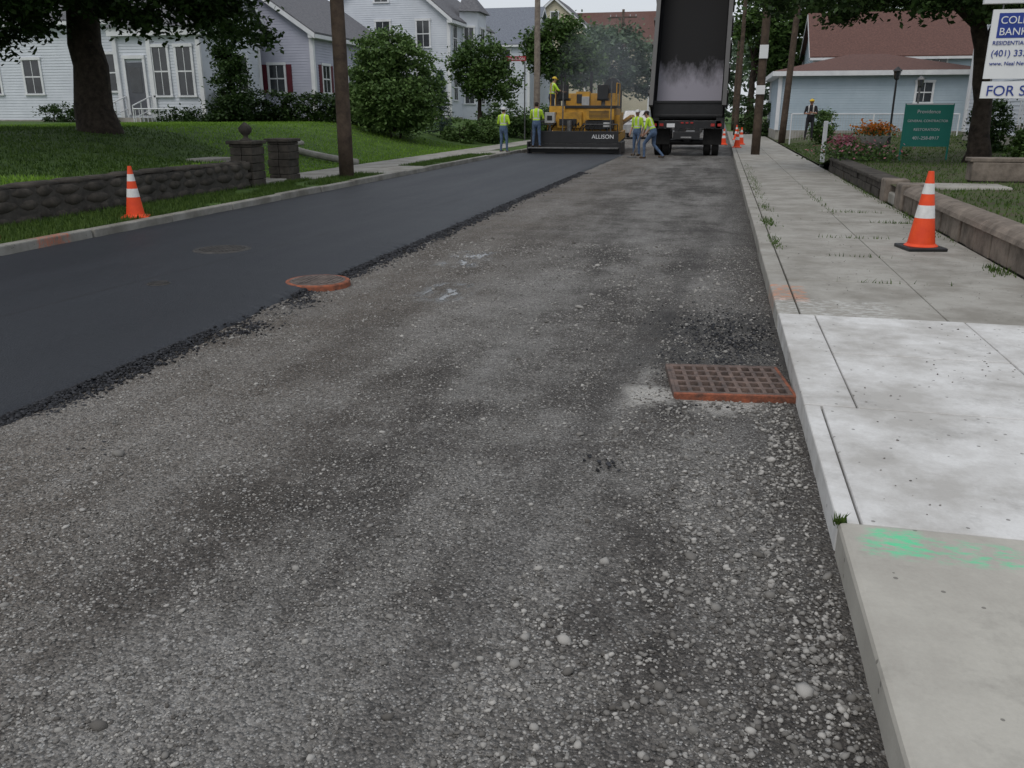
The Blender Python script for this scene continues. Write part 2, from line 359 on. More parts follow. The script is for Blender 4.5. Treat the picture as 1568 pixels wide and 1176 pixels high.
# gravel
def dens(x,y): return .5+.5*noise.noise((x*1.5,y*.45,4))+.45*noise.noise((x*4,y*2.2,8))
P=[];S=[]
while len(P)<40000:
    y=1.0*(11**random.random()); x=random.uniform(-3.65,.5)
    if y<2 and x<-3: continue
    d=dens(x,y)+.12*max(0,min(1,(x+1.2)))
    tr=abs(x-(.076*y-.9))
    if tr<.11: d-=.4
    if d<.46 and random.random()>.12: continue
    s=random.choice([.0025,.003,.0038,.0046,.0062])*random.uniform(.8,1.3)
    if x>-.7 and y<5.5 and random.random()<.4: s*=1.7
    if random.random()<.05: s*=1.9
    if random.random()<.003: s*=2.6
    s*=max(1,min(1.8,y/4.5)) if random.random()<.5 else 1
    P.append((x,y,rz(x,y)+s*.2)); S.append(s)
for _ in range(2600):   # rubble in the gutter
    y=1.2+random.random()**.8*4.0; x=.5-abs(random.gauss(0,.32))
    if noise.noise((x*3,y*2,2))<-.15: continue
    s=random.choice([.006,.008,.011])*random.uniform(.7,1.4); P.append((x,y,rz(x,y)+s*.3)); S.append(s)
for c,(px,py,pz,s) in enumerate([(-.33,2.14,0,.028),(-.02,1.55,0,.03),(.28,1.75,0,.038),(.18,1.83,0,.02),(-2.75,3.3,0,.03),(-.6,4.1,0,.022),(.25,3.0,0,.025),(-1.4,2.5,0,.018),(-.05,3.9,0,.022),(.1,2.6,0,.026),(.35,2.2,0,.03),(.33,1.6,0,.03),(-.4,1.5,0,.02)]):
    P.append((px,py,rz(px,py)+s*.3)); S.append(s)
stones('gravel',np.array(P),np.array(S),STONE)
P=[];S=[]
for _ in range(9000):
    y=1.5*(16**random.random()); x=-3.66+abs(random.gauss(0,.09))-.03
    if 5.6<y<6.9: x+=random.random()*.25
    s=random.uniform(.006,.015)*max(1,min(2,y/6)); P.append((x,y,.0+max(0,(.02-(x+3.66)*.3)))); S.append(s)
for _ in range(1300):
    x=random.gauss(.15,.25); y=random.gauss(6.2,.5)
    if x<.5: P.append((x,y,.004)); S.append(random.uniform(.005,.011))
for cx,cy in [(-.42,3.75),(-2.9,3.35)]:
    for _ in range(22): P.append((random.gauss(cx,.06),random.gauss(cy,.06),.004)); S.append(random.uniform(.004,.012))
stones('asphalt_crumbs',np.array(P),np.array(S),DSTONE)
# ---------------------------------------------------------------- right sidewalk
def slabs(name,cells,z,mat,bev=.012):
    b=MB()
    for (x0,x1,y0,y1) in cells:
        g=.004; b.box(x0+g,x1-g,y0+g,y1-g,-.06,z+random.uniform(-.003,.003),mat)
    return b.build(name,bevel=bev)
KX=.53
b=MB(); b.box(KX+.03,2.86,-4,75,-.1,.1,JOINT); b.build('sidewalk_joint_bed')
e=empty('sidewalk')
o=slabs('near_slab',[(KX,2.85,-4,1.2),(KX,2.85,1.2,3.1)],.135,CON_NEAR,.02); o.parent=e
o=slabs('fresh_slabs',[(KX,.62,3.1,4.5),(.62,2.85,3.1,4.5),(KX,.80,4.5,6.7),(.80,1.85,4.5,5.6),(.80,1.85,5.6,6.7),(1.85,2.85,4.5,5.6),(1.85,2.85,5.6,6.7)],.128,CON_NEW,.010); o.parent=e
cells=[];y=6.7
while y<74:
    cells+=[(KX+.17,1.75,y,y+1.5),(1.75,2.85,y,y+1.5)]; y+=1.5
o=slabs('old_slabs',cells,.122,CON_OLD,.01); o.parent=e
e2=empty('kerb'); cells=[];y=6.7
while y<74:
    cells.append((KX+random.uniform(-.008,.008),KX+.165,y,y+1.9)); y+=1.9
o=slabs('kerb_stones',cells,.125,CON_OLD,.015); o.parent=e2
cells=[];y=-4
while y<74:
    cells.append((-8.02,-7.86+random.uniform(-.012,.012),y,y+1.7)); y+=1.7
b=MB(); e3=empty('kerb')
for (x0,x1,y0,y1) in cells: b.box(x0,x1,y0+.012,y1-.012,-.05,.155+random.uniform(-.012,.012),GRANITE)
b.build('granite_blocks',e3,bevel=.018)
P=[]
def clump(cx,cy,n,r,z=.12,ry=None):
    for _ in range(n): P.append((random.gauss(cx,r),random.gauss(cy,ry or r),z))
for cx,cy,n,r,ry in [(.72,10.6,120,.04,.3),(.74,12.6,170,.05,.25),(.78,14.6,80,.05,.3),(1.75,11.2,40,.22,.02),(2.5,12.9,80,.18,.03),(2.72,9.1,160,.05,.15),(2.75,7.6,90,.06,.08),(1.6,8.2,20,.2,.02),(2.78,13,200,.05,.9),(2.1,14.2,60,.3,.03),(2.8,18,400,.05,2.5),(.8,20,300,.06,3),(.54,3.1,26,.010,.012),(1.75,16,80,.04,1.2),(2.8,6.72,30,.1,.02),(1.5,9.7,25,.15,.02)]:
    clump(cx,cy,n,r,.12,ry)
tufts('weeds',np.array(P),.045,BLADE,wid=.006)
P=[];S=[]
for _ in range(700):
    y=random.uniform(3.2,14); x=random.uniform(.7,2.8)
    if noise.noise((x*2,y*1.2,1))>.1: P.append((x,y,.13)); S.append(random.uniform(.002,.008))
stones('sidewalk_grit',np.array(P),np.array(S),STONE)
def grid(name,xs,ys,fz,mat):
    V=np.array([(x,y,fz(x,y)) for y in ys for x in xs]); nx=len(xs)
    i,j=np.meshgrid(np.arange(len(ys)-1),np.arange(nx-1),indexing='ij'); a=(i*nx+j).ravel()
    return npmesh(name,V,np.stack([a,a+1,a+nx+1,a+nx],1),mat,smooth=True)
def ryz(x,y):
    base=.42*ss((y-4)/2) if y<8 else .42
    f=ss((y-24.5)/3); h=base*(1-f)+(.13+.3*ss((x-3)/3))*f
    return h+.15*ss((x-4)/5)+.02*noise.noise((x,y,0))
grid('right_lawn',np.concatenate([[2.92],np.arange(3.2,12,.4),np.arange(12,60,3)]),np.concatenate([np.arange(0,60,.5),np.arange(60,160,5)]),ryz,GRASSV)
def lz(x,y):
    n=.02*noise.noise((x*.8,y*.8,0))
    if x>-9.35: return .125+n*.4
    beh=.62+.48*ss((-9.6-x)/9); op=.125+1.05*ss((-10.3-x)/7); w=1-ss((y-15.9-(-9.6-x)*.15)/(.5+(-9.6-x)*.6))
    if x>-10.3 and y>18.5: n=0
    return beh*w+op*(1-w)+n
grid('left_lawn',np.concatenate([np.arange(-60,-20,2),np.arange(-20,-9.9,.4),[-9.75,-9.5,-9.34,-9.1,-8.8,-8.5,-8.2,-7.98]]),np.concatenate([np.arange(-4,60,.4),np.arange(60,160,4)]),lz,GRASSG)
e=empty('left_sidewalk'); cells=[];y=18.4
while y<72: cells.append((-10.25,-8.95,y,y+1.4)); y+=1.4
b=MB()
for c in cells: b.box(c[0],c[1],c[2]+.01,c[3]-.01,.05,.15,CON_OLD)
b.build('slabs',e); b=MB(); b.box(-8.93,-8.03,20.6,23.6,.05,.148,CON_OLD); b.box(-8.93,-8.03,31.5,34.0,.05,.148,CON_OLD); b.build('driveway_apron',e)
e=empty('stone_steps'); b=MB()
for i in range(4): b.box(-9.75-.35*(i+1),-9.45-.35*i if i else -9.3,16.75,17.7,-.1,.2+.15*i,CON_OLD)
b.build('treads',e,bevel=.015)
P=[]
for _ in range(36000):
    y=6+random.random()**1.6*28; x=random.uniform(-9.3,-8.02)
    if y>18.4 and (x<-8.93 or 20.5<y<23.7 or 31.5<y<34): continue
    if noise.noise((x*1.2,y*.8,3))<-.2 : continue
    P.append((x,y,lz(x,y)))
tufts('verge_grass',np.array(P),.075,BLADE,wid=.009)
P=[];Q=[]
for _ in range(64000):
    y=random.uniform(6,38); x=-9.7-random.random()**1.4*14
    if (y>18.3 and x>-10.3) or (16.6<y<17.8 and x>-11.2): continue
    # tree shade painted into the lawn: blades inside this ellipse get a darker colour
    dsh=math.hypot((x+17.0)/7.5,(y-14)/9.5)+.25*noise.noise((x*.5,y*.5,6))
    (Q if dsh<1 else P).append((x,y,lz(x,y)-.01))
tufts('lawn_grass',np.array(P),.07,BLADE_B,wid=.016)
tufts('lawn_grass_painted_shade',np.array(Q),.07,BLADE_D,wid=.018)
P=[]
for _ in range(30000):
    y=random.uniform(6,45); x=2.95+random.random()**1.3*9
    if y<25 and x<3.25: continue
    P.append((x,y,ryz(x,y)-.01))
tufts('yard_grass',np.array(P),.06,BLADE,wid=.013)
# ---------------------------------------------------------------- walls
def fieldstone(name,x0,x1,y0,y1,z0,z1):
    e=empty(name); b=MB(); b.box(x0+.02,x1+.004,y0,y1,z0-.2,z1-.02,MORTAR); b.build('mortar_core',e)
    V=[];F=[];o=0
    rows=3; hz=(z1-z0)/rows
    for r in range(rows):
        y=y0+random.uniform(0,.2)
        while y<y1-.1:
            ly=random.uniform(.22,.65); zc=z0+hz*(r+.5)+random.uniform(-.025,.025)
            w=ICO*(1+rng.uniform(-.15,.15,(12,1))); w=np.sign(w)*np.abs(w)**.45
            w=w*np.array([.04,ly*.47,hz*random.uniform(.42,.52)])+np.array([x1-.015,y+ly/2,zc]); V.append(w); F.append(ICF+12*o); o+=1; y+=ly
    y=y0
    while y<y1:
        ly=random.uniform(.4,.95); w=ICO*(1+rng.uniform(-.1,.1,(12,1))); w=np.sign(w)*np.abs(w)**.4
        w=w*np.array([(x1-x0)*.56,min(ly,y1-y)*.52,.05])+np.array([(x0+x1)/2,y+min(ly,y1-y)/2,z1+random.uniform(-.015,.015)]); V.append(w); F.append(ICF+12*o); o+=1; y+=ly
    npmesh('stones',np.concatenate(V),np.concatenate(F),WALLST,e)
    return e
def stonewall(name,x0,x1,y0,y1,z0,z1,mat,cap=None,course=.2,rnd=False):
    e=empty(name); b=MB(); z=z0
    while z<z1-.02:
        hz=min(course*random.uniform(.8,1.2),z1-z); 
        if z1-(z+hz)<.05: hz=z1-z
        y=y0
        while y<y1:
            ly=min(random.uniform(.3,.75),y1-y)
            dx=random.uniform(-.015,.015)
            b.box(x0+dx,x1+dx,y+.006,y+ly-.006,z+.005,z+hz-.004,mat); y+=ly
        z+=hz
    b.box(x0+.04,x1-.04,y0+.02,y1-.02,z0-.2,z1-.01,JOINT); b.build('stones',e,bevel=.015)
    if cap:
        b=MB(); y=y0
        while y<y1:
            ly=min(1.6,y1-y)
            if rnd:
                xc=(x0+x1)/2; rr=(x1-x0)/2+.04
                pts=[(xc+rr*math.cos(a),z1-.02+.13*math.sin(a)) for a in np.linspace(0,math.pi,9)]
                vs=[(p[0],yy,p[1]) for yy in (y+.006,y+ly-.006) for p in pts]
                fs=[(k,k+1,10+k,9+k) for k in range(8)]+[tuple(range(8,-1,-1)),tuple(range(9,18)),(0,9,17,8)]
                b.add(vs,fs,cap)
            else: b.box(x0-.04,x1+.04,y+.006,y+ly-.006,z1,z1+.07,cap)
            y+=ly
        b.build('cap',e,bevel=0 if rnd else .015)
    return e
fieldstone('stone_retaining_wall',-9.68,-9.32,4,16.1,.1,.62)
stonewall('retaining_wall',2.88,3.2,5.5,14.6,.1,.40,WALLCAP,WALLCAP,.3,True)
stonewall('brownstone_wall',2.88,3.2,16.6,24.6,.1,.40,WALLST,WALLST,.18)
stonewall('concrete_wall',4.3,9.5,16.6,17.0,.45,.78,WALLCAP,WALLCAP,.33)
e=empty('stone_end_block'); b=MB(); b.box(2.84,3.24,14.65,15.2,.1,.52,WALLCAP); b.box(2.84,3.24,16.1,16.55,.1,.5,WALLCAP); b.box(3.25,4.6,15.25,16.05,.3,.46,CON_OLD); b.box(2.9,3.24,15.22,16.08,.1,.3,CON_OLD); b.build('block',e,bevel=.03)
def pillar(loc,finial):
    e=empty('gate_pillar',loc); b=MB(); h=.86
    z=0
    while z<h-.02:
        hz=min(.16,h-z); dx=random.uniform(-.012,.012)
        b.box(-.25+dx,.0+dx,-.25,.25,z+.004,z+hz-.004,WALLST); b.box(.01+dx,.25+dx,-.25,.25,z+.004,z+hz-.004,WALLST); z+=hz
    b.box(-.2,.2,-.2,.2,-.2,h-.01,JOINT)
    b.build('shaft',e,bevel=.012); b=MB(); b.box(-.3,.3,-.3,.3,h,h+.07,WALLST); b.build('cap_stone',e,bevel=.015)
    if finial:
        b=MB(); zs=[0,.02,.05,.09,.13,.18,.24,.29,.33,.36]; rs=[.11,.11,.05,.045,.09,.13,.14,.1,.05,.015]
        b.tube([(0,0,h+.07+z) for z in zs],rs,WALLST,16); b.build('urn_finial',e,smooth=True)
pillar((-9.5,16.45,.12),True); pillar((-9.5,18.0,.12),False)
b=MB(); pts=[(-10.3+ -3.6*math.sin(a)*.9,26.6-2.6*math.cos(a),.2+.42*math.sin(a)) for a in np.linspace(0,1.7,14)]
b.tube(pts,.10,CON_OLD,8); o=b.build('curved_driveway_kerb',smooth=True)
b=MB(); b.box(-8.35,-8.3,8.5,8.54,.1,1.16,RUST); b.build('wooden_stake',bevel=.004)
# ---------------------------------------------------------------- cones
def cone(loc,h,rz=0):
    e=empty('traffic_cone',loc,rz); b=MB(); w=h*.25
    b.box(-w,w,-w,w,0,.025*h/.7+.01,BLACK if h>.8 else ORANGE); 
    b.build('base',e,bevel=.012)
    b=MB(); zb=.035*h/.7; r0=h*.175; r1=h*.035
    def r(f): return r0+(r1-r0)*f
    b.tube([(0,0,zb),(0,0,zb+.03*h)],[r0*1.2,r0],ORANGE,28)
    segs=[(.03,.38,ORANGE),(.38,.55,CONEW),(.55,.70,ORANGE),(.70,.84,CONEW),(.84,1.0,ORANGE)]
    for a,c,m in segs:
        k=1.012 if m is CONEW else 1
        b.tube([(0,0,zb+(h-zb)*a),(0,0,zb+(h-zb)*c)],[r(a)*k,r(c)*k],m,28)
    b.build('body',e,smooth=False)
cone((2.3,10.45,.122),.86,.2); cone((-8.25,11.0,.125),.74,.5)
for p in [(.75,40,.12),(1.0,44,.12),(.2,47,0),(.9,52,.12)]: cone(p,.8)
# ---------------------------------------------------------------- utility covers
def catch_basin():
    e=empty('catch_basin_grate',(.15,5.17,.0),R(8)); b=MB(); W,D=.335,.29; z0,z1=-.05,.035
    for (x0,x1,y0,y1,mm) in [(-W-.02,W+.02,-D-.028,-D,RUST),(-W-.02,W+.02,D,D+.018,CAST),(-W-.02,-W,-D,D,CAST),(W,W+.02,-D,D,RUST)]: b.box(x0,x1,y0,y1,z0,z1,mm)
    b.build('frame',e,bevel=.004); b=MB()
    nx,ny=9,5
    for i in range(nx+1):
        x=-W+.012+(2*W-.024)*i/nx; b.box(x-.0125,x+.0125,-D+.002,D-.002,z1-.035,z1-.002,CAST)
    for j in range(ny+1):
        y=-D+.015+(2*D-.03)*j/ny; b.box(-W+.002,W-.002,y-.014,y+.014,z1-.034,z1-.0005,CAST)
    b.build('bars',e,bevel=.003); b=MB(); b.box(-W,W,-D,D,z1-.036,z1-.030,PITM); b.build('pit',e)
catch_basin()
def manhole(loc,r,raised,m1,m2):
    e=empty('manhole_cover',loc); b=MB()
    b.tube([(0,0,-.03),(0,0,raised-.01),(0,0,raised)],[r*1.02,r*1.0,r*.97],m1,40)
    b.build('frame',e,smooth=False); b=MB()
    b.tube([(0,0,raised),(0,0,raised+.004)],[r*.86,r*.85],m2,40)
    for i in range(-4,5):
        w=math.sqrt(max(0,.75**2-(i*.17)**2))*r
        b.box(-w,w,i*.17*r-.012,i*.17*r+.012,raised+.003,raised+.010,m2); b.box(i*.17*r-.012,i*.17*r+.012,-w,w,raised+.0035,raised+.009,m2)
    b.build('lid',e)
manhole((-3.70,7.5,0),.31,.050,RUST,MESHM); TARM=M('tarred_iron',(.07,.065,.06),(.03,.03,.03),12,.6,.5)
manhole((-5.67,9.05,.03),.34,.022,TARM,TARM)
manhole((-5.1,7.0,.03),.11,.022,TARM,TARM)
# ---------------------------------------------------------------- poles
def pole(loc,r,h,mat,lean=0,name='utility_pole',arms=True):
    e=empty(name,loc); b=MB(); n=7
    b.tube([(lean*i/n*h,.01*math.sin(i),-.3+(h+.3)*i/n) for i in range(n+1)],[r*(1-.3*i/n) for i in range(n+1)],mat,16)
    b.build('pole_shaft',e,smooth=True); b=MB()
    if arms:
        b.box(-1.2+lean*h,1.2+lean*h,-.06,.06,h-.7,h-.58,mat)
        for x in (-1.1,-.6,.6,1.1): b.cyl((x+lean*h,0,h-.58),(x+lean*h,0,h-.42),.04,SILVER,8)
        b.build('crossarm',e)
    return e
pole((-8.58,19.3,.12),.175,10,POLEW)
e=pole((1.3,33.5,.12),.16,10,POLEW); b=MB(); b.box(-.15,.15,-.185,-.175,3.3,3.75,SIGNW); b.box(-.15,.15,-.18,-.172,2.1,2.4,SIGNW); b.build('parking_sign',e)
pole((3.0,46,.3),.17,10,POLEW,.03); pole((-10.6,51.4,.3),.2,11,POLEG); pole((1.0,62,.1),.16,10,POLEW); pole((-8.9,80,.1),.16,10,POLEW); pole((1.2,95,.1),.16,10,POLEW)
def text(s,loc,size,mat,parent,rot=(R(90),0,0),align='LEFT'):
    c=bpy.data.curves.new('lettering','FONT'); c.body=s; c.size=size; c.extrude=.002; c.align_x=align; c.materials.append(mat)
    o=bpy.data.objects.new('lettering',c); o.location=loc; o.rotation_euler=rot; return link(o,parent)
e=empty('street_name_sign',(-10.95,47.2,.15)); b=MB(); b.cyl((.55,0,-.2),(.55,0,4.3),.035,STEEL,10); b.box(-.62,.62,-.06,-.036,4.05,4.3,SIGNR); b.build('sign_and_post',e); text('LIVINGSTON',(-.55,-.065,4.1),.19,SIGNW,e)
e=empty('real_estate_sign',(3.0,11.75,0)); b=MB()
b.box(0,.76,-.012,.012,1.98,2.74,SIGNW); b.box(0,.76,-.012,.012,1.76,1.95,SIGNW); b.build('panels',e)
b=MB(); b.box(.07,.70,-.016,-.013,2.43,2.70,SIGNB); b.build('blue_field',e)
b=MB(); b.box(.83,.92,-.045,.045,.3,3.05,WHITE); b.box(-.12,.829,-.035,.035,2.80,2.87,WHITE); b.build('post_and_arm',e,bevel=.005)
b=MB()
for x in (.1,.66): b.cyl((x,0,2.73),(x,0,2.82),.008,STEEL,6); b.cyl((x,0,1.94),(x,0,1.99),.006,STEEL,6)
b.build('hangers',e)
for s,x,z,sz,m in [('COLDWELL',.09,2.585,.115,SIGNW),('BANKER',.09,2.46,.115,SIGNW),('RESIDENTIAL BROKERAGE',.04,2.355,.062,SIGNB),('(401) 333-5432',.04,2.23,.10,SIGNB),('www. Neal Newton',.04,2.13,.06,SIGNB),('FOR SALE',.05,1.79,.165,SIGNB)]:
    text(s,(x,-.018,z),sz,m,e)
e=empty('lawn_sign',(5.0,24,.5)); b=MB(); b.box(-.5,.55,-.02,.02,.28,1.28,SIGNG); b.box(-.52,.57,-.025,.015,1.281,1.31,WHITE); b.build('panel',e)
b=MB(); b.box(-.54,-.502,-.02,.02,-.2,1.31,SIGNG); b.box(.552,.59,-.02,.02,-.2,1.31,SIGNG); b.build('legs',e)
for i,(s,z) in enumerate([('Providence',.12),('GENERAL CONTRACTOR',.082),('RESTORATION',.09),('401-258-8917',.11)]): text(s,(.02,-.03,1.08-i*.21),z,SIGNW,e,align='CENTER')
# ---------------------------------------------------------------- houses
def siding(b,pfun,s0,s1,z0,z1,mat,widf=None,ex=.13,prj=.018):
    z=z0
    while z<z1-.01:
        zt=min(z+ex,z1); a0,a1=(s0,s1) if not widf else widf(z); c0,c1=(s0,s1) if not widf else widf(zt)
        if a1-a0>.02:
            b.add([pfun(a0,prj,z),pfun(a1,prj,z),pfun(c1,0,zt),pfun(c0,0,zt),pfun(a0,0,z),pfun(a1,0,z)],[(0,1,2,3),(4,5,1,0)],mat)
        z=zt
def window(b,pf,s,z,w,h,shut=None,lites=True):
    def bx(a0,a1,o0,o1,z0,z1,m):
        vs=[pf(x,o,zz) for zz in (z0,z1) for o in (o0,o1) for x in (a0,a1)]
        b.add(vs,[(0,2,3,1),(4,5,7,6),(0,1,5,4),(2,6,7,3),(0,4,6,2),(1,3,7,5)],m)
    t=.11
    bx(s-w/2,s+w/2,.0,.03,z,z+h,GLASS)
    bx(s-w/2-t,s-w/2,0,.06,z-.02,z+h+.02,WHITE); bx(s+w/2,s+w/2+t,0,.06,z-.02,z+h+.02,WHITE)
    bx(s-w/2-t-.03,s+w/2+t+.03,0,.08,z+h+.021,z+h+.15,WHITE); bx(s-w/2-t-.04,s+w/2+t+.04,0,.10,z-.1,z-.021,WHITE)
    bx(s-w/2,s+w/2,.03,.048,z+h/2-.03,z+h/2+.03,WHITE)
    if lites: bx(s-.015,s+.015,.03,.045,z,z+h/2-.031,WHITE); bx(s-.015,s+.015,.03,.045,z+h/2+.031,z+h,WHITE)
    if shut:
        for q in (-1,1):
            c=s+q*(w/2+t+.17); bx(c-.14,c+.14,0,.05,z-.05,z+h+.05,shut)
def house(name,x0,y0,w,d,z0,eave,rise,sid,roof,winS=(),winE=(),winW=(),axis='y',shut=None,hip=False,trim=.5,oh=.35):
    e=empty(name,(x0,y0,z0)); H=eave-z0
    S=lambda s,o,z:(s,-o,z); E=lambda s,o,z:(w+o,s,z); Wf=lambda s,o,z:(-o,d-s,z); B=lambda s,o,z:(w-s,d+o,z)
    b=MB(); b.box(.03,w-.03,.03,d-.03,-1.2,H-.05,sid)
    for f,L in ((S,w),(E,d),(Wf,d),(B,w)): siding(b,f,0,L,.3,H,sid)
    if not hip:
        if axis=='y':
            wf=lambda z:((z-H)/rise*w/2,w-(z-H)/rise*w/2)
            siding(b,S,0,w,H,H+rise,sid,wf); b.add([(0,.05,H),(w,.05,H),(w/2,.05,H+rise)],[(0,1,2)],sid); siding(b,B,0,w,H,H+rise,sid,wf)
        else:
            wf=lambda z:((z-H)/rise*d/2,d-(z-H)/rise*d/2); siding(b,E,0,d,H,H+rise,sid,wf); siding(b,Wf,0,d,H,H+rise,sid,wf)
    b.build('walls',e)
    b=MB(); b.box(-.04,w+.04,-.04,d+.04,-1.2,.3,CON_OLD); b.build('foundation',e)
    b=MB(); t=.10
    for cx,cy in ((0,0),(w,0),(0,d),(w,d)): b.box(cx-t,cx+t,cy-t,cy+t,.3,H,WHITE)
    b.build('corner_boards',e)
    b=MB()
    def slab(p,n,m,drop):
        q=[(a[0],a[1],a[2]-drop) for a in p]; b.add(list(p)+q,[(0,1,2,3),(7,6,5,4)]+[(i,i+4,(i+1)%4+4,(i+1)%4) for i in range(4)],m)
    if hip:
        k=min(w,d)/2; zt=H+rise
        p=[(-oh,-oh,H),(w+oh,-oh,H),(w+oh,d+oh,H),(-oh,d+oh,H)]
        r=[(k*.9,d/2,zt),(w-k*.9,d/2,zt)]
        b.add(p+r,[(0,1,5,4),(1,2,5),(2,3,4,5),(3,0,4),(3,2,1,0)],roof)
        b.build('roof',e); b=MB(); b.box(-oh-.02,w+oh+.02,-oh-.02,d+oh+.02,H-.25,H-.004,WHITE); b.build('fascia',e)
    else:
        if axis=='y':
            sl=rise/(w/2); el=H-oh*sl
            L=[(-oh,-oh,el+.1),(w/2,-oh,H+rise+.1),(w/2,d+oh,H+rise+.1),(-oh,d+oh,el+.1)]
            Rr=[(w/2,-oh,H+rise+.1),(w+oh,-oh,el+.1),(w+oh,d+oh,el+.1),(w/2,d+oh,H+rise+.1)]
            slab(L,0,roof,.08); slab(Rr,0,roof,.08); b.build('roof',e); b=MB()
            for yy in (-oh-.03,d+oh-.0):
                for xa,xb in ((-oh,w/2),(w+oh,w/2)):
                    za,zb=el+.02,H+rise+.02
                    b.add([(xa,yy,za),(xb,yy,zb),(xb,yy,zb-.24),(xa,yy,za-.24),(xa,yy+.03,za),(xb,yy+.03,zb),(xb,yy+.03,zb-.24),(xa,yy+.03,za-.24)],[(0,1,2,3),(7,6,5,4),(0,4,5,1),(3,2,6,7)],WHITE)
            b.box(w-.02,w+oh+.0,-oh,d+oh,el-.18,el+.0,WHITE); b.box(-oh,.02,-oh,d+oh,el-.18,el,WHITE); b.build('fascia',e)
        else:
            sl=rise/(d/2); el=H-oh*sl
            A=[(-oh,-oh,el+.1),(w+oh,-oh,el+.1),(w+oh,d/2,H+rise+.1),(-oh,d/2,H+rise+.1)]
            C=[(w+oh,d+oh,el+.1),(-oh,d+oh,el+.1),(-oh,d/2,H+rise+.1),(w+oh,d/2,H+rise+.1)]
            slab(A,0,roof,.08); slab(C,0,roof,.08); b.build('roof',e); b=MB(); b.box(-oh,w+oh,-oh-.03,.0,el-.15,el+.01,WHITE)
            for xx in (-oh-.03,w+oh):
                for ya,yb in ((-oh,d/2),(d+oh,d/2)):
                    za,zb=el+.02,H+rise+.02
                    b.add([(xx,ya,za),(xx,yb,zb),(xx,yb,zb-.24),(xx,ya,za-.24),(xx+.03,ya,za),(xx+.03,yb,zb),(xx+.03,yb,zb-.24),(xx+.03,ya,za-.24)],[(0,1,2,3),(7,6,5,4),(0,4,5,1),(3,2,6,7)],WHITE)
            b.build('fascia',e)
    b=MB()
    for (s,z,ww,hh) in winS: window(b,S,s,z-z0,ww,hh,shut)
    for (s,z,ww,hh) in winE: window(b,E,s,z-z0,ww,hh,shut)
    for (s,z,ww,hh) in winW: window(b,Wf,s,z-z0,ww,hh,shut)
    if b.v: b.build('windows',e)
    return e
e=house('white_cottage',-37.5,37.6,14.9,3.4,.95,6.0,1.6,SID_W,ROOF_G,winS=[(9.3,2.6,.95,1.6),(4.6,2.5,.9,1.5),(2.2,2.5,.9,1.5)],winE=[(1.7,2.6,.9,1.5)],axis='x')
b=MB()
b.box(10.6,14.85,-1.6,-.03,-.2,3.9,SID_W); siding(b,lambda s,o,z:(s,-1.6-o,z),10.6,14.85,.5,3.9,SID_W); b.box(10.4,15.05,-1.85,-.031,3.9,4.25,WHITE)
b.poly([(10.3,-1.95,4.26),(15.15,-1.95,4.26),(14.8,0,5.0),(10.6,0,5.0)],ROOF_G)
for x in (10.62,14.83,12.35): b.box(x-.1,x+.1,-1.72,-1.6,.3,3.9,WHITE)
PF=lambda s,o,z:(s,-1.62-o,z)
for s in (12.85,14.05): window(b,PF,s,1.4,.7,2.0)
b.box(11.05,11.95,-1.66,-1.6,.55,2.8,DARKDOOR); b.box(10.93,11.05,-1.7,-1.6,.55,2.95,WHITE); b.box(11.95,12.07,-1.7,-1.6,.55,2.95,WHITE); b.box(10.93,12.07,-1.71,-1.6,2.95,3.1,WHITE)
b.box(11.2,11.8,-1.67,-1.66,1.5,2.6,GLASS)
b.build('entry_porch',e); b=MB()
for i in range(3): b.box(10.9,12.2,-2.6-.28*i,-1.61,-.3,.42-.18*i,CON_OLD)
for x in (10.9,12.2):
    for y in (-1.7,-2.5,-3.1): b.cyl((x,y,-.1),(x,y,1.35-.3*(-1.7-y)),.025,WHITE,8)
    b.cyl((x,-1.7,1.35),(x,-3.1,.93),.03,WHITE,8); b.cyl((x,-1.7,.8),(x,-3.1,.4),.02,WHITE,8)
for i in range(10): 
    x=12.3+i*.2; b.cyl((x,-3.1,-.2),(x,-3.1,.8),.015,WHITE,6)
b.cyl((12.2,-3.1,.8),(14.2,-3.1,.8),.025,WHITE,8); b.build('steps_and_railing',e)
house('lilac_house',-28.1,41.7,8.1,10,1.0,5.5,2.7,SID_L,ROOF_G,winS=[(6.1,2.6,.8,1.25),(3.2,2.6,.8,1.25),(4.0,5.6,.8,1.2)],winE=[(1.4,2.6,.8,1.25),(4.6,2.6,.8,1.25),(7.4,2.6,.8,1.25)],shut=MAROON)
e=house('white_house',-26,55.3,8.9,10,1.0,7.4,3.6,SID_W,ROOF_G,winS=[(1.8,5.6,.9,1.5),(4.45,8.3,.85,1.3),(7.2,5.6,.8,1.5),(7.2,2.4,.9,1.6),(4.5,5.6,.9,1.5)],winE=[(1.2,5.4,.8,1.5),(1.2,2.4,.8,1.5),(7.5,5.4,.8,1.5),(7.5,2.4,.8,1.5)])
b=MB()
oct8=[(8.85,2.6)]+[(9.9,3.2),(9.9,5.4)]+[(8.85,6.0)]
vs=[(x,y,z) for z in (0,6.9) for x,y in oct8]; b.add(vs,[(0,1,5,4),(1,2,6,5),(2,3,7,6)],SID_W)
vs=[(8.8,2.3,6.9),(10.15,3.0,6.9),(10.15,5.6,6.9),(8.8,6.3,6.9),(8.85,4.3,8.6)]; b.add(vs,[(0,1,4),(1,2,4),(2,3,4),(3,2,1,0)],ROOF_G)
window(b,lambda s,o,z:(9.9+o,s,z),4.3,4.4,.9,1.5); window(b,lambda s,o,z:(9.9+o,s,z),4.3,1.2,.9,1.5)
ux,uy=1.05/1.209,.6/1.209
window(b,lambda s,o,z:(8.85+ux*s+uy*o,2.6+uy*s-ux*o,z),.6,4.4,.6,1.5); window(b,lambda s,o,z:(8.85+ux*s+uy*o,2.6+uy*s-ux*o,z),.6,1.2,.6,1.5)
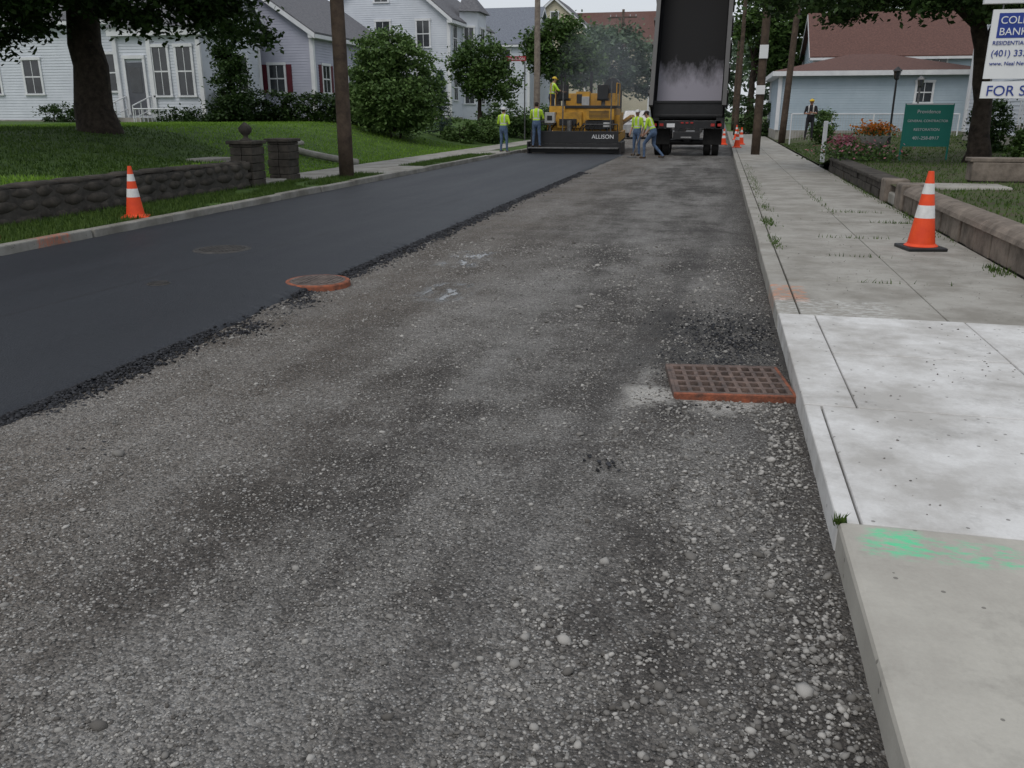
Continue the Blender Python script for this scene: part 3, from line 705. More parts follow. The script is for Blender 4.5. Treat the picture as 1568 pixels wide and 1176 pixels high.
b.build('bay_tower',e)
house('grey_roof_house',-26,76,9.6,10,1.0,7.3,3.2,SID_W,ROOF_D,winS=[(7.5,5.2,.9,1.5),(5,5.2,.9,1.5)],winE=[(2,5.2,.9,1.5)],axis='x')
house('cream_house',-22.3,100,7.2,9,1.0,10.6,3.0,SID_C,ROOF_G,winS=[(2,8.0,.9,1.5),(5,8,.9,1.5),(3.6,11,.8,1.1)])
house('red_roof_house',-19.5,116,10.2,9,1.0,9.8,4.2,SID_C,ROOF_R,winS=[(3,7.5,.9,1.5),(7,7.5,.9,1.5)],axis='x')
house('garage_building',3.05,52,10.0,9,.35,3.75,1.1,SID_B,ROOF_R,winS=[(7.45,2.15,.75,.95)],hip=True,oh=.45)
house('brown_roof_house',6.0,66,13,9,.4,5.4,3.0,SID_B,ROOF_R,winS=[(2,3.8,.9,1.2),(5,3.8,.9,1.2),(8,3.8,.9,1.2),(11,3.8,.9,1.2)],axis='x')
e=house('porch_house',9.1,29,9,8,.6,5.6,2.6,SID_W,ROOF_R,winS=[(1.2,2.3,.8,1.4),(5,2.3,.9,1.5)],axis='x')
b=MB()
for i in range(4): b.box(-.6,.9,-1.6+.35*i,-.05,-.2,.1+.18*i,CON_OLD)
for x in (-.6,.9):
    b.cyl((x,-1.7,1.0),(x,-.1,1.7),.035,WHITE,8)
    for i in range(7): b.cyl((x,-1.7+.26*i,-.1),(x,-1.7+.26*i,1.0+.115*i),.018,WHITE,6)
b.build('entry_steps',e)
e=empty('chain_link_fence',(3.2,43.5,.35)); b=MB()
for i in range(5): b.cyl((i*1.8,0,-.3),(i*1.8,0,1.2),.03,WHITE,8)
b.cyl((0,0,1.18),(7.2,0,1.18),.025,WHITE,8)
for i in range(60): x=i*.12; b.box(x,x+.012,-.004,.004,0,1.17,SILVER)
b.build('posts_and_mesh',e)
def lamp(loc,h,mat):
    e=empty('yard_lamp_post',loc); b=MB(); b.tube([(0,0,-.2),(0,0,.2),(0,0,.25),(0,0,h-.35)],[.07,.07,.04,.035],mat,10)
    b.tube([(0,0,h-.35),(0,0,h-.3),(0,0,h-.05)],[.05,.09,.13],WHITE if mat is WHITE else GLASS,6); b.tube([(0,0,h-.05),(0,0,h),(0,0,h+.1)],[.17,.13,.02],mat,6); b.build('post',e)
lamp((6.0,34.5,.55),2.5,BLACK); lamp((7.7,39,.6),2.3,STEEL)
b=MB(); b.box(3.05,3.17,28.4,28.52,0,1.35,WHITE); b.build('white_fence_post',bevel=.01)
def planter(loc,r,h,fl):
    e=empty('flower_planter',loc); b=MB(); b.tube([(0,0,-.05),(0,0,.05),(0,0,.1),(0,0,h*.6),(0,0,h),(0,0,h-.03)],[r*.6,r*.6,r*.35,r*.75,r,r*.85],CON_OLD,20); b.build('urn',e,smooth=True)
    P=rng.normal(size=(500,3))*np.array([r*.6,r*.6,.09])+np.array([0,0,h+.12]); leaves('leaves',P,np.full(500,.035),LEAF_M,e)
    P=rng.normal(size=(420,3))*np.array([r*.6,r*.6,.08])+np.array([0,0,h+.2]); leaves('blooms',P,np.full(420,.045),fl,e)
planter((4.0,25.2,.5),.38,.5,FLOW_O); planter((3.3,25.5,.35),.3,.3,FLOW_P)
e=empty('flower_bed'); P=rng.normal(size=(1500,3))*np.array([.5,.8,.1])+np.array([3.55,24.4,.6]); leaves('leaves',P,np.full(1500,.05),LEAF_M,e)
P=rng.normal(size=(250,3))*np.array([.5,.8,.1])+np.array([3.55,24.4,.68]); leaves('blooms',P,np.full(250,.04),FLOW_P,e)
# ---------------------------------------------------------------- trees
tree('shade_tree',(-16.4,20.8,.75),.50,6.5,[(-16,20.5,8.5,6.5,5.5,2.6),(-20.5,20,6.2,4,4,1.3),(-12.2,20.5,6.0,2.4,3,1.3),(-20,17,7,4,4,1.5),(-15.5,14,7.6,6,5,2),(-14,11,7.2,4,4,1.5)],300,42000,.13,LEAF_D,.5,30,  # last two crown blobs are added out of frame to shade lawn and wall
 extra=([(-12.1,21.0,3.75,.85,1.2,.7),(-13.7,20.0,4.2,1.5,1.6,.55),(-18.0,19,3.95,1.7,1.6,.85),(-20.6,19.5,4.1,1.8,1.6,.9),(-15.2,18.6,4.35,1.2,1.4,.4),(-17,18,4.3,3,1.6,.5),(-12.6,20.5,4.7,1.4,1.5,.6)],150,26000,.30,.085))
tree('yard_tree',(6.0,22.9,.5),.23,4.6,[(4.2,22.5,6.4,3.6,3,1.5),(8.0,22,6.6,3.4,3,1.7),(1.6,23.5,5.6,1.7,2,.6),(9,20,5.8,2,2,.8)],130,14000,.10,LEAF_D,.4,24,lean=(-.9,-.2),
 extra=([(3.0,22,4.1,1.3,1.2,.45),(5.1,21.3,3.95,1.4,1.2,.5),(1.3,23.8,4.4,.9,1,.38),(4.2,22.5,4.5,1.9,1.5,.5),(6.9,21.3,4.1,1.1,1,.45),(8.2,21,4.6,1.3,1.2,.5)],140,22000,.24,.075))
bush('round_shrub',[(-13.5,35.6,3.0,1.9,1.8,1.7),(-13.4,35.6,2.2,2.0,1.9,1.2),(-13.8,35.6,4.0,1.1,1.1,.9)],300,24000,.085,LEAF_L,.22)
bl=[(x,37.0+.1*math.sin(x),1.75,.75,.55,.8) for x in np.arange(-22,-15.2,.8)]
bush('hedge',bl,220,15000,.07,LEAF_D,.16)
bush('hedge',[(x,34.5,1.4,.55,.5,.6) for x in np.arange(-29.5,-26.5,.7)],80,5000,.06,LEAF_D,.14)
bush('hedge',[(x,34.8,1.3,.5,.5,.5) for x in np.arange(-23.8,-21.0,.6)],80,5000,.06,LEAF_D,.14)
bush('yard_shrub',[(-33.5,33.5,1.3,1.3,.8,.5)],40,3000,.07,LEAF_M,.2)
bush('evergreen_shrub',[(-20.7,35,2.6,.85,.9,2.0),(-20.7,35,4.4,.5,.6,1.1)],90,8000,.08,LEAF_D,.2)
tree('maple_tree',(-12.6,46,.9),.13,2.4,[(-12.6,46,3.9,1.5,1.5,1.3),(-12.0,46,3.0,1.5,1.4,.9)],120,9000,.10,LEAF_M,.3,8)
def spruce(loc,h,r):
    e=empty('blue_spruce',loc); b=MB(); b.tube([(0,0,-.1),(0,0,h)],[.09,.02],BARK,8); P=[]
    for i in range(16):
        f=i/16; z=.25+h*.95*f; rr=r*(1-f)**.9
        for j in range(12):
            a=random.uniform(0,6.28); q=rr*random.uniform(.8,1.05); b.cyl((0,0,z),(q*math.cos(a),q*math.sin(a),z-.12*q),.012,BARK,5)
            for _ in range(38):
                t=random.random()**.6; P.append((q*t*math.cos(a)+random.gauss(0,.06),q*t*math.sin(a)+random.gauss(0,.06),z-.12*q*t+random.gauss(0,.05)))
    b.build('trunk',e); leaves('needles',np.array(P),rng.uniform(.04,.08,len(P)),LEAF_S,e,aspect=.25)
spruce((-13.0,40.5,.55),2.9,.85)
bush('yard_shrub',[(-11.9,40,.85,.8,.8,.6),(-11.1,42,.8,.8,.8,.6)],60,6000,.07,LEAF_L,.16)
bush('yard_shrub',[(-15.3,38.5,1.3,.9,.8,.6)],40,3500,.07,LEAF_M,.16)
bush('yard_shrub',[(-11.9,50,1.2,1.8,1.2,.9),(-10.8,54,1.1,1.0,1.2,.8)],90,9000,.08,LEAF_M,.2)
tree('street_tree',(-12,66,.8),.25,5,[(-12,66,6.0,2.4,2.4,1.9),(-10.5,66,4.8,1.8,1.8,1.3)],120,10000,.16,LEAF_M,.5,8)
tree('street_tree',(-10.5,82,.8),.25,5,[(-9.2,80,6.3,3.0,3,2.3),(-7.6,82,4.5,2,2,1.6),(-11.5,82,7.4,2.2,2.2,1.6)],150,12000,.18,LEAF_F,.5,8)
tree('street_tree',(2.2,75,.2),.3,6,[(3.4,75,9,3.0,3,3),(4.2,76,5.5,2,2,2)],150,11000,.2,LEAF_M,.5,8)
tree('street_tree',(14,50,.5),.3,7,[(15,50,9,4.5,3.5,3),(20,50,8,4,3,3)],120,8000,.2,LEAF_M,.55,8)
tree('street_tree',(9,80,.5),.3,7,[(8,80,10,5,3.5,3.5),(15,80,11,5,3,3.5),(20,80,9,4,3,3.5)],150,12000,.28,LEAF_M,.6,8)
bush('yard_shrub',[(7.3,27,1.25,.45,.45,.75)],40,4000,.05,LEAF_D,.12); bush('yard_shrub',[(6.9,22.2,.9,.35,.35,.4)],30,2500,.05,LEAF_M,.12)
bush('yard_shrub',[(4.4,41.5,1.1,.45,.5,.7)],40,3000,.06,LEAF_L,.14)
bush('yard_shrub',[(3.2,60,1.2,1.0,1.0,1.2),(1.9,66,1.5,.9,1,1.6)],50,5000,.09,LEAF_D,.22)
bush('yard_shrub',[(8.6,19.2,1.0,.7,.6,.5)],40,4000,.05,LEAF_D,.14)
def far_trees():
    bl=[]
    for i in range(60):
        x=-95+i*3.6+random.uniform(-1,1); y=random.uniform(135,175); h=random.uniform(5,8.5)
        if -6<x<-1: h*=.75
        bl.append((x,y,h,random.uniform(3,5),3.5,h*.85))
    P,cl=crown_pts(bl,700,50000,1.1); leaves('distant_trees',P,rng.uniform(.35,.65,len(P)),LEAF_F)
far_trees()
# ---------------------------------------------------------------- dump truck
e=empty('dump_truck',(-1.25,34.2,0)); b=MB()
for sx in (-1,1):
    for y in (.9,2.25):
        for k in (0,1):
            x=sx*(.78+.32*k); 
            b.tube([(x-.13,y,.5),(x-.11,y,.5),(x+.11,y,.5),(x+.13,y,.5)],[.42,.5,.5,.42],RUBBER,28); b.cyl((x-.135,y,.5),(x+.135,y,.5),.24,STEEL,16)
    b.tube([(sx*1.05-.14,6.8,.5),(sx*1.05+.14,6.8,.5)],[.5,.5],RUBBER,28)
b.build('wheels',e); b=MB()
b.box(-.45,-.3,0,7.5,.75,1.05,BLACK); b.box(.3,.45,0,7.5,.75,1.05,BLACK); b.cyl((-1,.9,.5),(1,.9,.5),.11,BLACK); b.cyl((-1,2.25,.5),(1,2.25,.5),.11,BLACK)
b.cyl((0,.9,.5),(0,.9,.7),.25,BLACK); b.box(-1.25,1.25,.0,.12,1.02,1.3,BLACK)
b.box(-1.32,-.62,.34,.36,.42,1.01,RUBBER); b.box(.62,1.32,.34,.36,.42,1.01,RUBBER)
b.box(-.5,.5,-.02,.1,.62,.9,BLACK); b.cyl((-.2,-.15,.68),(.2,-.15,.68),.05,STEEL)
for sx in (-1,1): b.box(sx*1.22-.16,sx*1.22+.16,.0,.3,1.0,1.42,BLACK)
b.build('chassis',e,bevel=.01); b=MB()
for x in (-1.2,-.95,.95,1.2): b.box(x-.07,x+.07,-.04,-.001,1.1,1.2,REDL)
for x in (-.18,0,.18): b.box(x-.05,x+.05,-.03,-.001,1.2,1.25,REDL)
b.box(-.75,-.45,-.03,-.001,1.06,1.2,SIGNW)
b.build('tail_lights',e)
bed=empty('dump_bed',(0,0,0)); bed.parent=e; bed.location=(0,.15,1.35); bed.rotation_euler=(R(66),0,0)
b=MB(); L=6.3; W=1.28; D=1.15
b.box(-W,W,0,L,-.12,0,BEDIN); b.box(-W,W,L,L+.1,-.12,D+.2,BEDIN)
for sx in (-1,1):
    x0,x1=(W,W+.07) if sx>0 else (-W-.07,-W)
    b.box(x0,x1,-.0,L+.1,-.12,D,BEDIN)
    b.box(min(x0,x1)-.04,max(x0,x1)+.04,-.02,L+.12,D+.001,D+.14,BLACK)
    for y in np.arange(.5,6,.95):
        q=W+.071 if sx>0 else -W-.171; b.box(q,q+.1,y,y+.12,-.1,D-.01,BLACK)
b.build('tub',bed); 
m,nt,bb=newmat('bed_floor_worn'); k=N(nt); v=k.obj(); sp=k.n('ShaderNodeSeparateXYZ'); k.l(v,sp.inputs[0])
f=k.math('ADD',k.math('MULTIPLY',k.math('SUBTRACT',2.35,sp.outputs[1]),1.0),k.math('MULTIPLY',k.math('SUBTRACT',k.noise(k.mapv(v,(1.2,.6,1)),1.5,6,.65),.5),2.4),clamp=True)
k.l(k.mix(f,(.007,.007,.008),(.24,.23,.265)),bb.inputs['Base Color']); bb.inputs['Roughness'].default_value=.6; bb.inputs['Specular IOR Level'].default_value=.15
b=MB(); b.box(-W+.08,W-.08,.55,L-.1,.003,.02,m); b.box(-W+.08,W-.08,.0,.54,.003,.04,BLACK); b.build('floor_liner',bed)
b=MB(); b.box(-1.33,1.33,-.02,.06,1.42,2.0,BLACK); b.box(-1.33,1.33,-.06,-.021,1.93,2.02,BLACK); b.box(-1.33,1.33,-.05,-.021,1.46,1.52,BLACK)
b.build('tailgate_apron',e,bevel=.01)
b=MB(); b.box(-1.2,1.2,6.1,8.3,.9,2.9,SIGNW); b.box(-1.1,1.1,8.3,9.6,.8,1.9,SIGNW); b.box(-1.05,1.05,6.05,6.09,2.0,2.7,GLASS); b.build('cab',e,bevel=.08)
b=MB(); b.cyl((0,4.6,1.0),(0,2.4,3.6),.1,STEEL); b.build('hoist',e)
# ---------------------------------------------------------------- paver
e=empty('asphalt_paver',(-5.55,34.5,0)); b=MB()
b.box(-1.85,1.75,0,.5,.06,.42,BLACK); b.box(-1.9,-1.84,-.25,1.3,.03,.5,BLACK); b.box(1.76,1.82,-.25,1.3,.03,.5,BLACK)
b.box(-1.83,1.74,-.42,-.005,.24,.29,STEEL); b.box(-1.8,1.7,-.02,-.003,.45,.90,BLACK); b.box(-1.8,1.7,.0,.5,.43,.5,STEEL)
b.build('screed',e,bevel=.008); b=MB()
for x in np.linspace(-1.75,1.65,6): b.cyl((x,.02,.4),(x,.02,1.15),.02,BLACK,8)
b.cyl((-1.75,.02,1.15),(-.9,.02,1.15),.022,BLACK,8); b.cyl((.3,.02,1.15),(1.65,.02,1.15),.022,BLACK,8)
for x in (-.55,1.35): b.cyl((x,.2,.8),(x,.2,2.75),.025,STEEL,8)
for x in (-.62,-.48): b.box(x-.02,x+.02,.18,.22,2.3,3.0,BLACK)
b.build('handrails',e); b=MB()
b.box(-1.1,1.35,1.0,3.6,.55,1.75,YEL); b.box(-1.25,1.5,.95,2.1,1.76,1.86,BLACK); b.box(.25,1.4,.85,.99,.95,1.3,BLACK); b.box(-.9,.1,.85,.99,1.0,1.6,YEL)
b.box(-.8,-.1,.80,.849,1.1,1.35,BLACK); b.box(.3,1.4,.80,.99,1.32,1.72,YEL)
for i in range(6): b.box(.4,1.2,.785,.799,1.38+i*.05,1.40+i*.05,BLACK)
b.box(-1.1,1.3,3.6,5.2,.7,1.6,YEL); b.box(-.95,1.25,2.3,3.5,1.76,2.35,YEL)
b.box(-1.35,-1.12,1.1,2.4,.9,1.5,YEL); b.box(1.37,1.6,1.1,2.4,.9,1.5,YEL); b.box(-1.24,-.6,.93,.949,1.60,1.84,YEL)
b.build('body',e,bevel=.03); b=MB()
for sx in (-1,1):
    x=sx*1.25; b.box(x-.2,x+.2,1.2,4.2,.08,.62,RUBBER); 
    for y in (1.3,4.1): b.cyl((x-.21,y,.35),(x+.21,y,.35),.34,RUBBER,20)
    for y in np.arange(1.9,4,.5): b.cyl((x-.23,y,.28),(x+.23,y,.28),.18,STEEL,14)
b.build('tracks',e); b=MB()
for x in (-.75,.85):
    b.box(x-.23,x+.23,1.4,1.85,2.05,2.15,BLACK); b.box(x-.21,x+.21,1.3,1.42,2.1,2.65,BLACK); b.cyl((x,1.6,1.86),(x,1.6,2.05),.08,STEEL)
b.box(-.25,.3,1.5,1.9,1.86,2.4,YEL); b.box(.05,.35,1.1,1.25,1.87,2.2,SILVER); b.cyl((.85,2.1,2.45),(.85,2.2,2.5),.2,BLACK,20)
b.box(-.22,.0,1.47,1.499,1.95,2.3,BLACK)
b.box(-1.3,-.9,.3,.6,1.2,1.6,SILVER); b.cyl((-1.1,.45,.5),(-1.1,.45,1.2),.03,STEEL); b.box(-1.2,-1.0,.28,.299,1.3,1.48,BLACK)
b.box(1.0,1.4,.3,.6,1.0,1.3,BLACK); b.cyl((1.2,.45,.5),(1.2,.45,1.05),.03,STEEL); b.box(1.05,1.3,.285,.299,1.05,1.22,SILVER)
b.build('seats_and_consoles',e,bevel=.04); b=MB()
for x in (-1.2,1.45):
    b.cyl((x,1.0,1.86),(x,1.0,2.7),.02,YEL,8); b.cyl((x,2.1,1.86),(x,2.1,2.7),.02,YEL,8); b.cyl((x,1.0,2.7),(x,2.1,2.7),.02,YEL,8)
b.cyl((.2,2.6,2.1),(.2,2.6,3.2),.06,BLACK,12); b.cyl((1.1,2.4,2.6),(1.1,2.7,2.6),.34,BLACK,20); b.cyl((-.35,.6,.6),(-.35,.6,1.3),.1,STEEL,12)
for q,(x0,x1) in enumerate(((-1.5,-1.4),(1.5,1.6))): b.add([(x0,.3,.4),(x1,.3,.4),(x1,.3,.7),(x0,.3,.7),(x0,3.4,.6),(x1,3.4,.6),(x1,3.4,.9),(x0,3.4,.9)],[(0,1,2,3),(7,6,5,4),(0,4,5,1),(1,5,6,2),(2,6,7,3),(3,7,4,0)],YEL)
for sx in (-1,1):
    b.add([(sx*.3,5.2,.6),(sx*1.6,5.2,1.5),(sx*1.6,7.0,1.5),(sx*.3,7.0,.6),(sx*.3,5.2,.5),(sx*1.65,5.2,1.4),(sx*1.65,7,1.4),(sx*.3,7,.5)],[(0,1,2,3),(7,6,5,4),(0,4,5,1),(1,5,6,2),(2,6,7,3)],YEL)
b.build('rails_exhaust_hopper',e)
text('ALLISON',(.65,-.03,.62),.22,SIGNW,e)
b=MB()
for i in range(9):
    x=random.uniform(-1.3,1.2); b.tube([(x,.7,.6),(x+.1,.55,1.0),(x+.25,.65,1.2),(x+.2,.9,1.1)],.022,RUBBER,7)
b.build('hoses',e,smooth=True)
m=bpy.data.materials.new('steam_volume'); m.use_nodes=True; nt=m.node_tree; nt.nodes.clear(); k=N(nt); out=k.n('ShaderNodeOutputMaterial'); pv=k.n('ShaderNodeVolumePrincipled'); pv.inputs['Color'].default_value=(.86,.91,1,1); pv.inputs['Density'].default_value=.02; k.l(pv.outputs[0],out.inputs['Volume'])
e=empty('steam_cloud',(-4.4,36.6,2.3))
for i,(x,y,z,a,b_,c) in enumerate([(0,0,.0,2.6,1.6,1.5),(-.8,.3,1.3,1.9,1.3,1.3),(.9,.2,.8,1.5,1.3,1.6),(1.6,.4,-.6,1.6,1.2,1.1),(.1,.3,2.0,1.9,1.2,1.2),(-.2,.1,.8,1.2,1.2,1.6)]):
    bpy.ops.mesh.primitive_ico_sphere_add(subdivisions=4,radius=1,location=(x,y,z)); o=bpy.context.object; o.name='wisp_%d'%i; o.scale=(a,b_,c); o.data.materials.append(m); o.parent=e
    for vv in o.data.vertices: vv.co*=1+.45*noise.noise(vv.co*1.9+Vector((i*3,0,0)))
# ---------------------------------------------------------------- people
def person(name,loc,rz,h,J,vest,legm,armm,hat,lean=0,tw=0,fore=SKIN):
    e=empty(name,loc,rz); sc=h/1.75; b=MB(); seg=[]
    V3=lambda p:Vector(p)*sc
    Lr=Matrix.Rotation(-lean,3,'X'); piv=Vector((0,0,.95))
    up=lambda p:(piv+Lr@(Vector(p)-piv))
    def cap(p0,p1,r0,r1,lab,ell=None,fl=None):
        p0,p1=V3(p0),V3(p1); d=(p1-p0); L=d.length; d.normalize(); r0*=sc; r1*=sc
        pts=[p0-d*r0*.95,p0-d*r0*.7,p0-d*r0*.3]+[p0.lerp(p1,t) for t in (0,.33,.66,1)]+[p1+d*r1*.3,p1+d*r1*.7,p1+d*r1*.95]
        rs=[r0*.25,r0*.72,r0*.95]+[r0+(r1-r0)*t for t in (0,.33,.66,1)]+[r1*.95,r1*.72,r1*.25]
        b.tube(pts,rs,SKIN,12,ell=ell); seg.append((p0,p1,(r0+r1)/2,lab))
    hd=up((0,.02,1.62)); nk=up((0,0,1.46)); 
    cap(up((0,0,1.0)),up((0,0,1.12)),.15,.135,'torso',(1.12,.82)); cap(up((0,0,1.18)),up((0,0,1.36)),.145,.155,'torso',(1.15,.78))
    cap((0,0,.9),up((0,0,1.0)),.155,.15,'hips',(1.1,.85)); cap(nk-Lr@Vector((0,0,.03)),up((0,.01,1.56)),.062,.056,'neck')
    cap(up((-.13,0,1.41)),up((.13,0,1.41)),.07,.07,'torso')
    cap(hd-Lr@Vector((0,.0,.03)),hd+Lr@Vector((0,-.01,.045)),.078,.092,'head'); cap(hd+Lr@Vector((0,.085,-.02)),hd+Lr@Vector((0,.1,-.025)),.014,.014,'nose'); cap(hd+Lr@Vector((0,.045,-.085)),hd+Lr@Vector((0,.055,-.085)),.035,.03,'face')
    for sx in (-1,1): cap(hd+Lr@Vector((sx*.083,-.01,-.01)),hd+Lr@Vector((sx*.09,-.015,.02)),.014,.014,'nose')
    hands=[]
    for s,sx in (('L',-1),('R',1)):
        sh=up((sx*.195,0,1.40)); el,wr,kn,an=J[s]; 
        el=up(el); wr=up(wr)
        cap(sh,el,.062,.046,'uarm'); cap(el,wr,.044,.030,'farm'); hands.append((V3(el),V3(wr),sx))
        hp=(sx*.095,0,.92); cap(hp,kn,.092,.064,'leg'); cap(kn,an,.062,.043,'leg')
        an=Vector(an); cap(an+Vector((0,-.03,-.035)),an+Vector((0,.15,-.045)),.045,.04,'boot'); 
    me=bpy.data.meshes.new('tmp'); me.from_pydata(b.v,[],b.f); o=bpy.data.objects.new('tmp',me); scene.collection.objects.link(o)
    r=o.modifiers.new('r','REMESH'); r.mode='VOXEL'; r.voxel_size=.016; sm=o.modifiers.new('s','SMOOTH'); sm.iterations=3; sm.factor=.5
    dg=bpy.context.evaluated_depsgraph_get(); m2=bpy.data.meshes.new_from_object(o.evaluated_get(dg)); bpy.data.objects.remove(o)
    m2.name='body'; m2.materials.clear()
    mats=[vest,legm,armm,SKIN,BOOT,HAIR,REFL,fore]
    for mm in mats: m2.materials.append(mm)
    n=len(m2.polygons); C=np.empty(n*3,np.float32); m2.polygons.foreach_get('center',C); C=C.reshape(-1,3)
    best=np.full(n,1e9); lab=np.zeros(n,int); L2={'torso':0,'hips':1,'leg':1,'uarm':2,'farm':7,'neck':3,'head':3,'nose':3,'face':3,'boot':4}
    for p0,p1,rr,lb in seg:
        a=np.array(p0);d=np.array(p1)-a; t=np.clip(((C-a)@d)/(d@d+1e-9),0,1); q=np.linalg.norm(C-(a+t[:,None]*d),axis=1)-rr
        w=q<best; best[w]=q[w]; lab[w]=L2[lb]
    Li=np.array(Lr.inverted()); rel=(C/sc-np.array(piv))@Li.T+np.array(piv)
    hair=(lab==3)&((rel[:,2]>1.655)|((rel[:,1]<-.015)&(rel[:,2]>1.57))); lab[hair]=5
    tor=lab==0; lab[tor&(((rel[:,2]>1.10)&(rel[:,2]<1.15))|((rel[:,2]>1.17)&(np.abs(np.abs(rel[:,0])-.10)<.022)))]=6
    m2.polygons.foreach_set('material_index',lab.astype(np.int32)); m2.polygons.foreach_set('use_smooth',np.ones(n,bool)); m2.update()
    ob=bpy.data.objects.new('body',m2); link(ob,e)
    b=MB()
    for el,wr,sx in hands:
        d=(wr-el).normalized(); sd=Vector((0,1,0)); sd=(sd-d*sd.dot(d)); sd=sd.normalized() if sd.length>.1 else Vector((0,0,1)); nr=d.cross(sd)*(-sx)
        b.tube([wr-d*.02,wr+d*.03*sc,wr+d*.07*sc,wr+d*.10*sc],[.026*sc,.034*sc,.038*sc,.03*sc],SKIN,10,ell=(1,1))
        for i,(off,ln) in enumerate(((.028,.068),(.010,.078),(-.009,.072),(-.027,.056))):
            s0=wr+d*.09*sc+sd*off*sc; p1=s0+d*ln*.45*sc+nr*.006; p2=p1+(d*.6+nr*.7).normalized()*ln*.35*sc; p3=p2+(d*.1+nr).normalized()*ln*.3*sc
            b.tube([s0,p1,p2,p3],[.0095*sc,.009*sc,.0085*sc,.006*sc],SKIN,7)
        t0=wr+d*.035*sc+sd*.028*sc; b.tube([t0,t0+(d+sd*.9).normalized()*.035*sc,t0+(d+sd*.4+nr*.4).normalized()*.07*sc],[.012*sc,.0105*sc,.008*sc],SKIN,7)
    b.build('hands',e,smooth=True)
    b=MB(); hs=V3(hd)
    for sx in (-1,1):
        p=hs+(Lr@Vector((sx*.032,.083,.0)))*sc; b.tube([p-Vector((0,.006,0)),p+Vector((0,.004,0))],[.011*sc,.006*sc],HAIR,8)
    p=hs+(Lr@Vector((0,.086,-.062)))*sc; b.box(p.x-.025,p.x+.025,p.y-.01,p.y+.006,p.z-.004,p.z+.004,MAROON); b.build('eyes_and_mouth',e)
    if hat:
        b=MB(); zs=[.035,.05,.09,.12,.14]; rs=[.108,.11,.095,.06,.01]
        b.tube([hs+(Lr@Vector((0,-.005,z)))*sc for z in zs],[r*sc for r in rs],hat,18)
        b.tube([hs+(Lr@Vector((0,.05,z)))*sc for z in (.034,.046)],[.115*sc,.11*sc],hat,18); b.build('cap',e,smooth=True)
    return e
stand={'L':((-.25,-.03,1.12),(-.27,.08,.87),(-.11,.02,.49),(-.13,-.01,.08)),'R':((.25,-.03,1.12),(.27,.08,.87),(.11,.02,.49),(.13,-.01,.08))}
fold={'L':((-.27,.02,1.13),(-.08,.2,1.16),(-.11,.02,.49),(-.13,0,.08)),'R':((.27,.02,1.13),(.08,.22,1.12),(.13,.04,.49),(.16,.02,.08))}
person('worker',(-8.15,33.2,.125),R(-20),1.66,fold,LIME,JEANS,LIME,CAPW)
person('worker',(-7.05,34.15,.29),R(-5),1.70,{'L':((-.27,.08,1.13),(-.2,.3,1.05),(-.11,.03,.49),(-.14,0,.08)),'R':((.27,.08,1.13),(.2,.32,1.1),(.12,.02,.49),(.15,0,.08))},LIME,JEANS,LIME,None)
person('worker',(-6.75,35.7,1.3),R(-60),1.68,{'L':((-.28,.12,1.2),(-.22,.36,1.12),(-.11,.03,.49),(-.14,0,.08)),'R':((.3,.15,1.22),(.24,.4,1.2),(.12,.02,.49),(.15,0,.08))},LIME,JEANSD,LIME,CAPY,lean=.15)
person('worker',(-3.12,34.3,0),R(150),1.70,stand,LIME,JEANS,LIME,CAPW)
person('worker',(-2.35,32.3,0),R(75),1.72,{'L':((-.24,.16,1.16),(-.1,.36,1.0),(-.1,.30,.53),(-.12,.28,.08)),'R':((.24,.12,1.14),(.12,.36,1.02),(.11,.0,.48),(.13,-.36,.11))},LIME,JEANS,LIME,HAIR,lean=.42)
b=MB(); b.cyl((-2.72,32.45,1.12),(-3.1,32.6,.05),.018,POLEG,8); b.box(-3.3,-2.95,32.52,32.7,.01,.05,STEEL); b.build('asphalt_rake')
person('pedestrian',(3.75,40.4,.47),R(170),1.68,fold,SHIRTD,SHIRTD,SHIRTD,CAPY)
b=MB(); b.box(-1.7,-.95,.75,1.8,1.2,1.27,BLACK); b.cyl((-1.3,1.2,.4),(-1.3,1.2,1.2),.06,BLACK); b.build('operator_step',bpy.data.objects['asphalt_paver'])
e=empty('parked_suv',(-5.2,58,0)); b=MB()
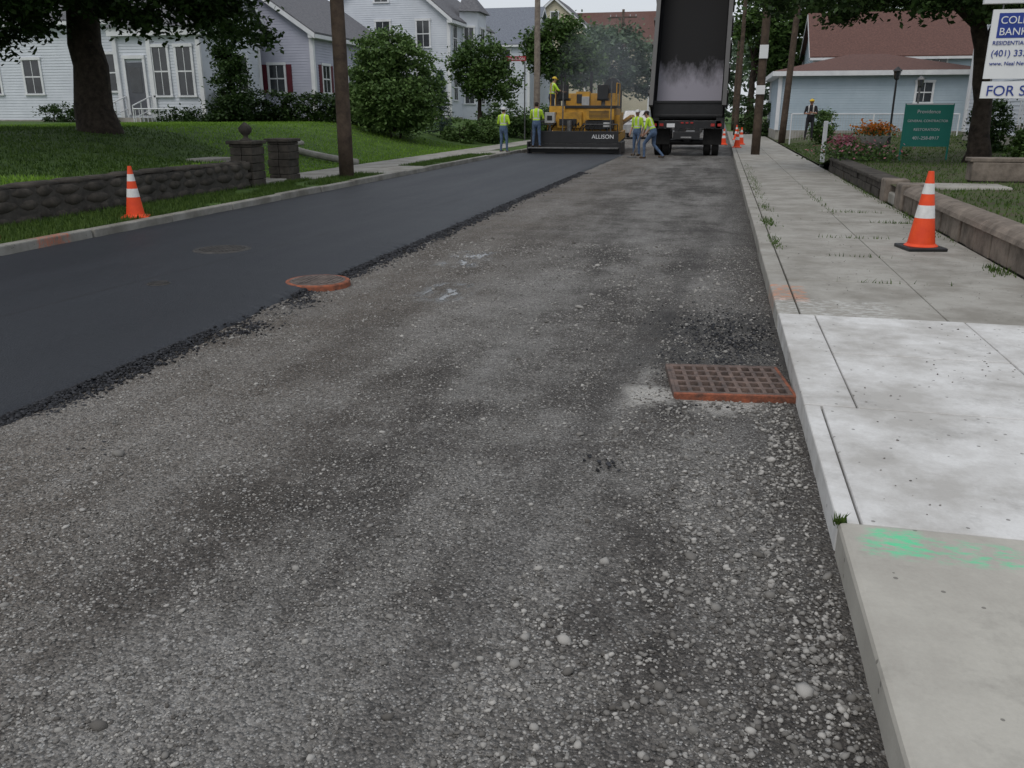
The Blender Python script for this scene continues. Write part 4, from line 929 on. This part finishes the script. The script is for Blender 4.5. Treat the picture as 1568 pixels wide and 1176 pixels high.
prof=[(-2.2,.35),(-2.25,.9),(-2.0,1.05),(-1.7,1.7),(.6,1.72),(1.2,1.1),(2.2,.95),(2.25,.35)]
vs=[(sx*(.88 if z<1.1 else .74),y,z) for sx in (-1,1) for y,z in prof]; n=len(prof)
b.add(vs,[tuple(range(n)),tuple(range(2*n-1,n-1,-1))]+[(i,n+i,n+(i+1)%n,(i+1)%n) for i in range(n)],SILVER); b.build('body',e,bevel=.05)
b=MB(); b.add([(-.68,-2.04,1.1),(.68,-2.04,1.1),(.62,-1.78,1.62),(-.62,-1.78,1.62)],[(0,1,2,3)],GLASS)
for sx in (-1,1):
    for y in (-1.4,1.4): b.cyl((sx*.7,y,.33),(sx*.9,y,.33),.33,RUBBER,20)
    b.box(sx*.8-.06,sx*.8+.06,-2.28,-2.2,.85,1.0,REDL)
b.build('glass_wheels_lights',e)
# ---------------------------------------------------------------- world, light, camera
w=bpy.data.worlds.new('World'); scene.world=w; w.use_nodes=True; nt=w.node_tree; k=N(nt); bg=nt.nodes['Background']
sky=k.n('ShaderNodeTexSky'); sky.sky_type='NISHITA'; sky.sun_disc=False; sky.sun_elevation=R(55); sky.sun_rotation=R(200); sky.dust_density=4; sky.air_density=1.2
c=k.mix(.80,sky.outputs[0],(7.6,8.0,8.6)); k.l(c,bg.inputs[0]); bg.inputs[1].default_value=.10
L=bpy.data.lights.new('sun','SUN'); L.energy=1.0; L.angle=R(25); L.color=(1,.97,.93); so=bpy.data.objects.new('sun',L); link(so)
az=R(200); el=R(55); dv=Vector((math.sin(az)*math.cos(el),math.cos(az)*math.cos(el),math.sin(el))); so.rotation_euler=dv.to_track_quat('Z','Y').to_euler()
cam=bpy.data.cameras.new('camera'); co=bpy.data.objects.new('camera',cam); link(co); co.location=(0,0,1.6); co.rotation_euler=(R(90-17.74),0,R(13.24)); cam.sensor_width=36; cam.lens=29.85; cam.clip_end=3000; cam.clip_start=.05
scene.camera=co
scene.view_settings.view_transform='Standard'; scene.view_settings.look='None'; scene.view_settings.exposure=0
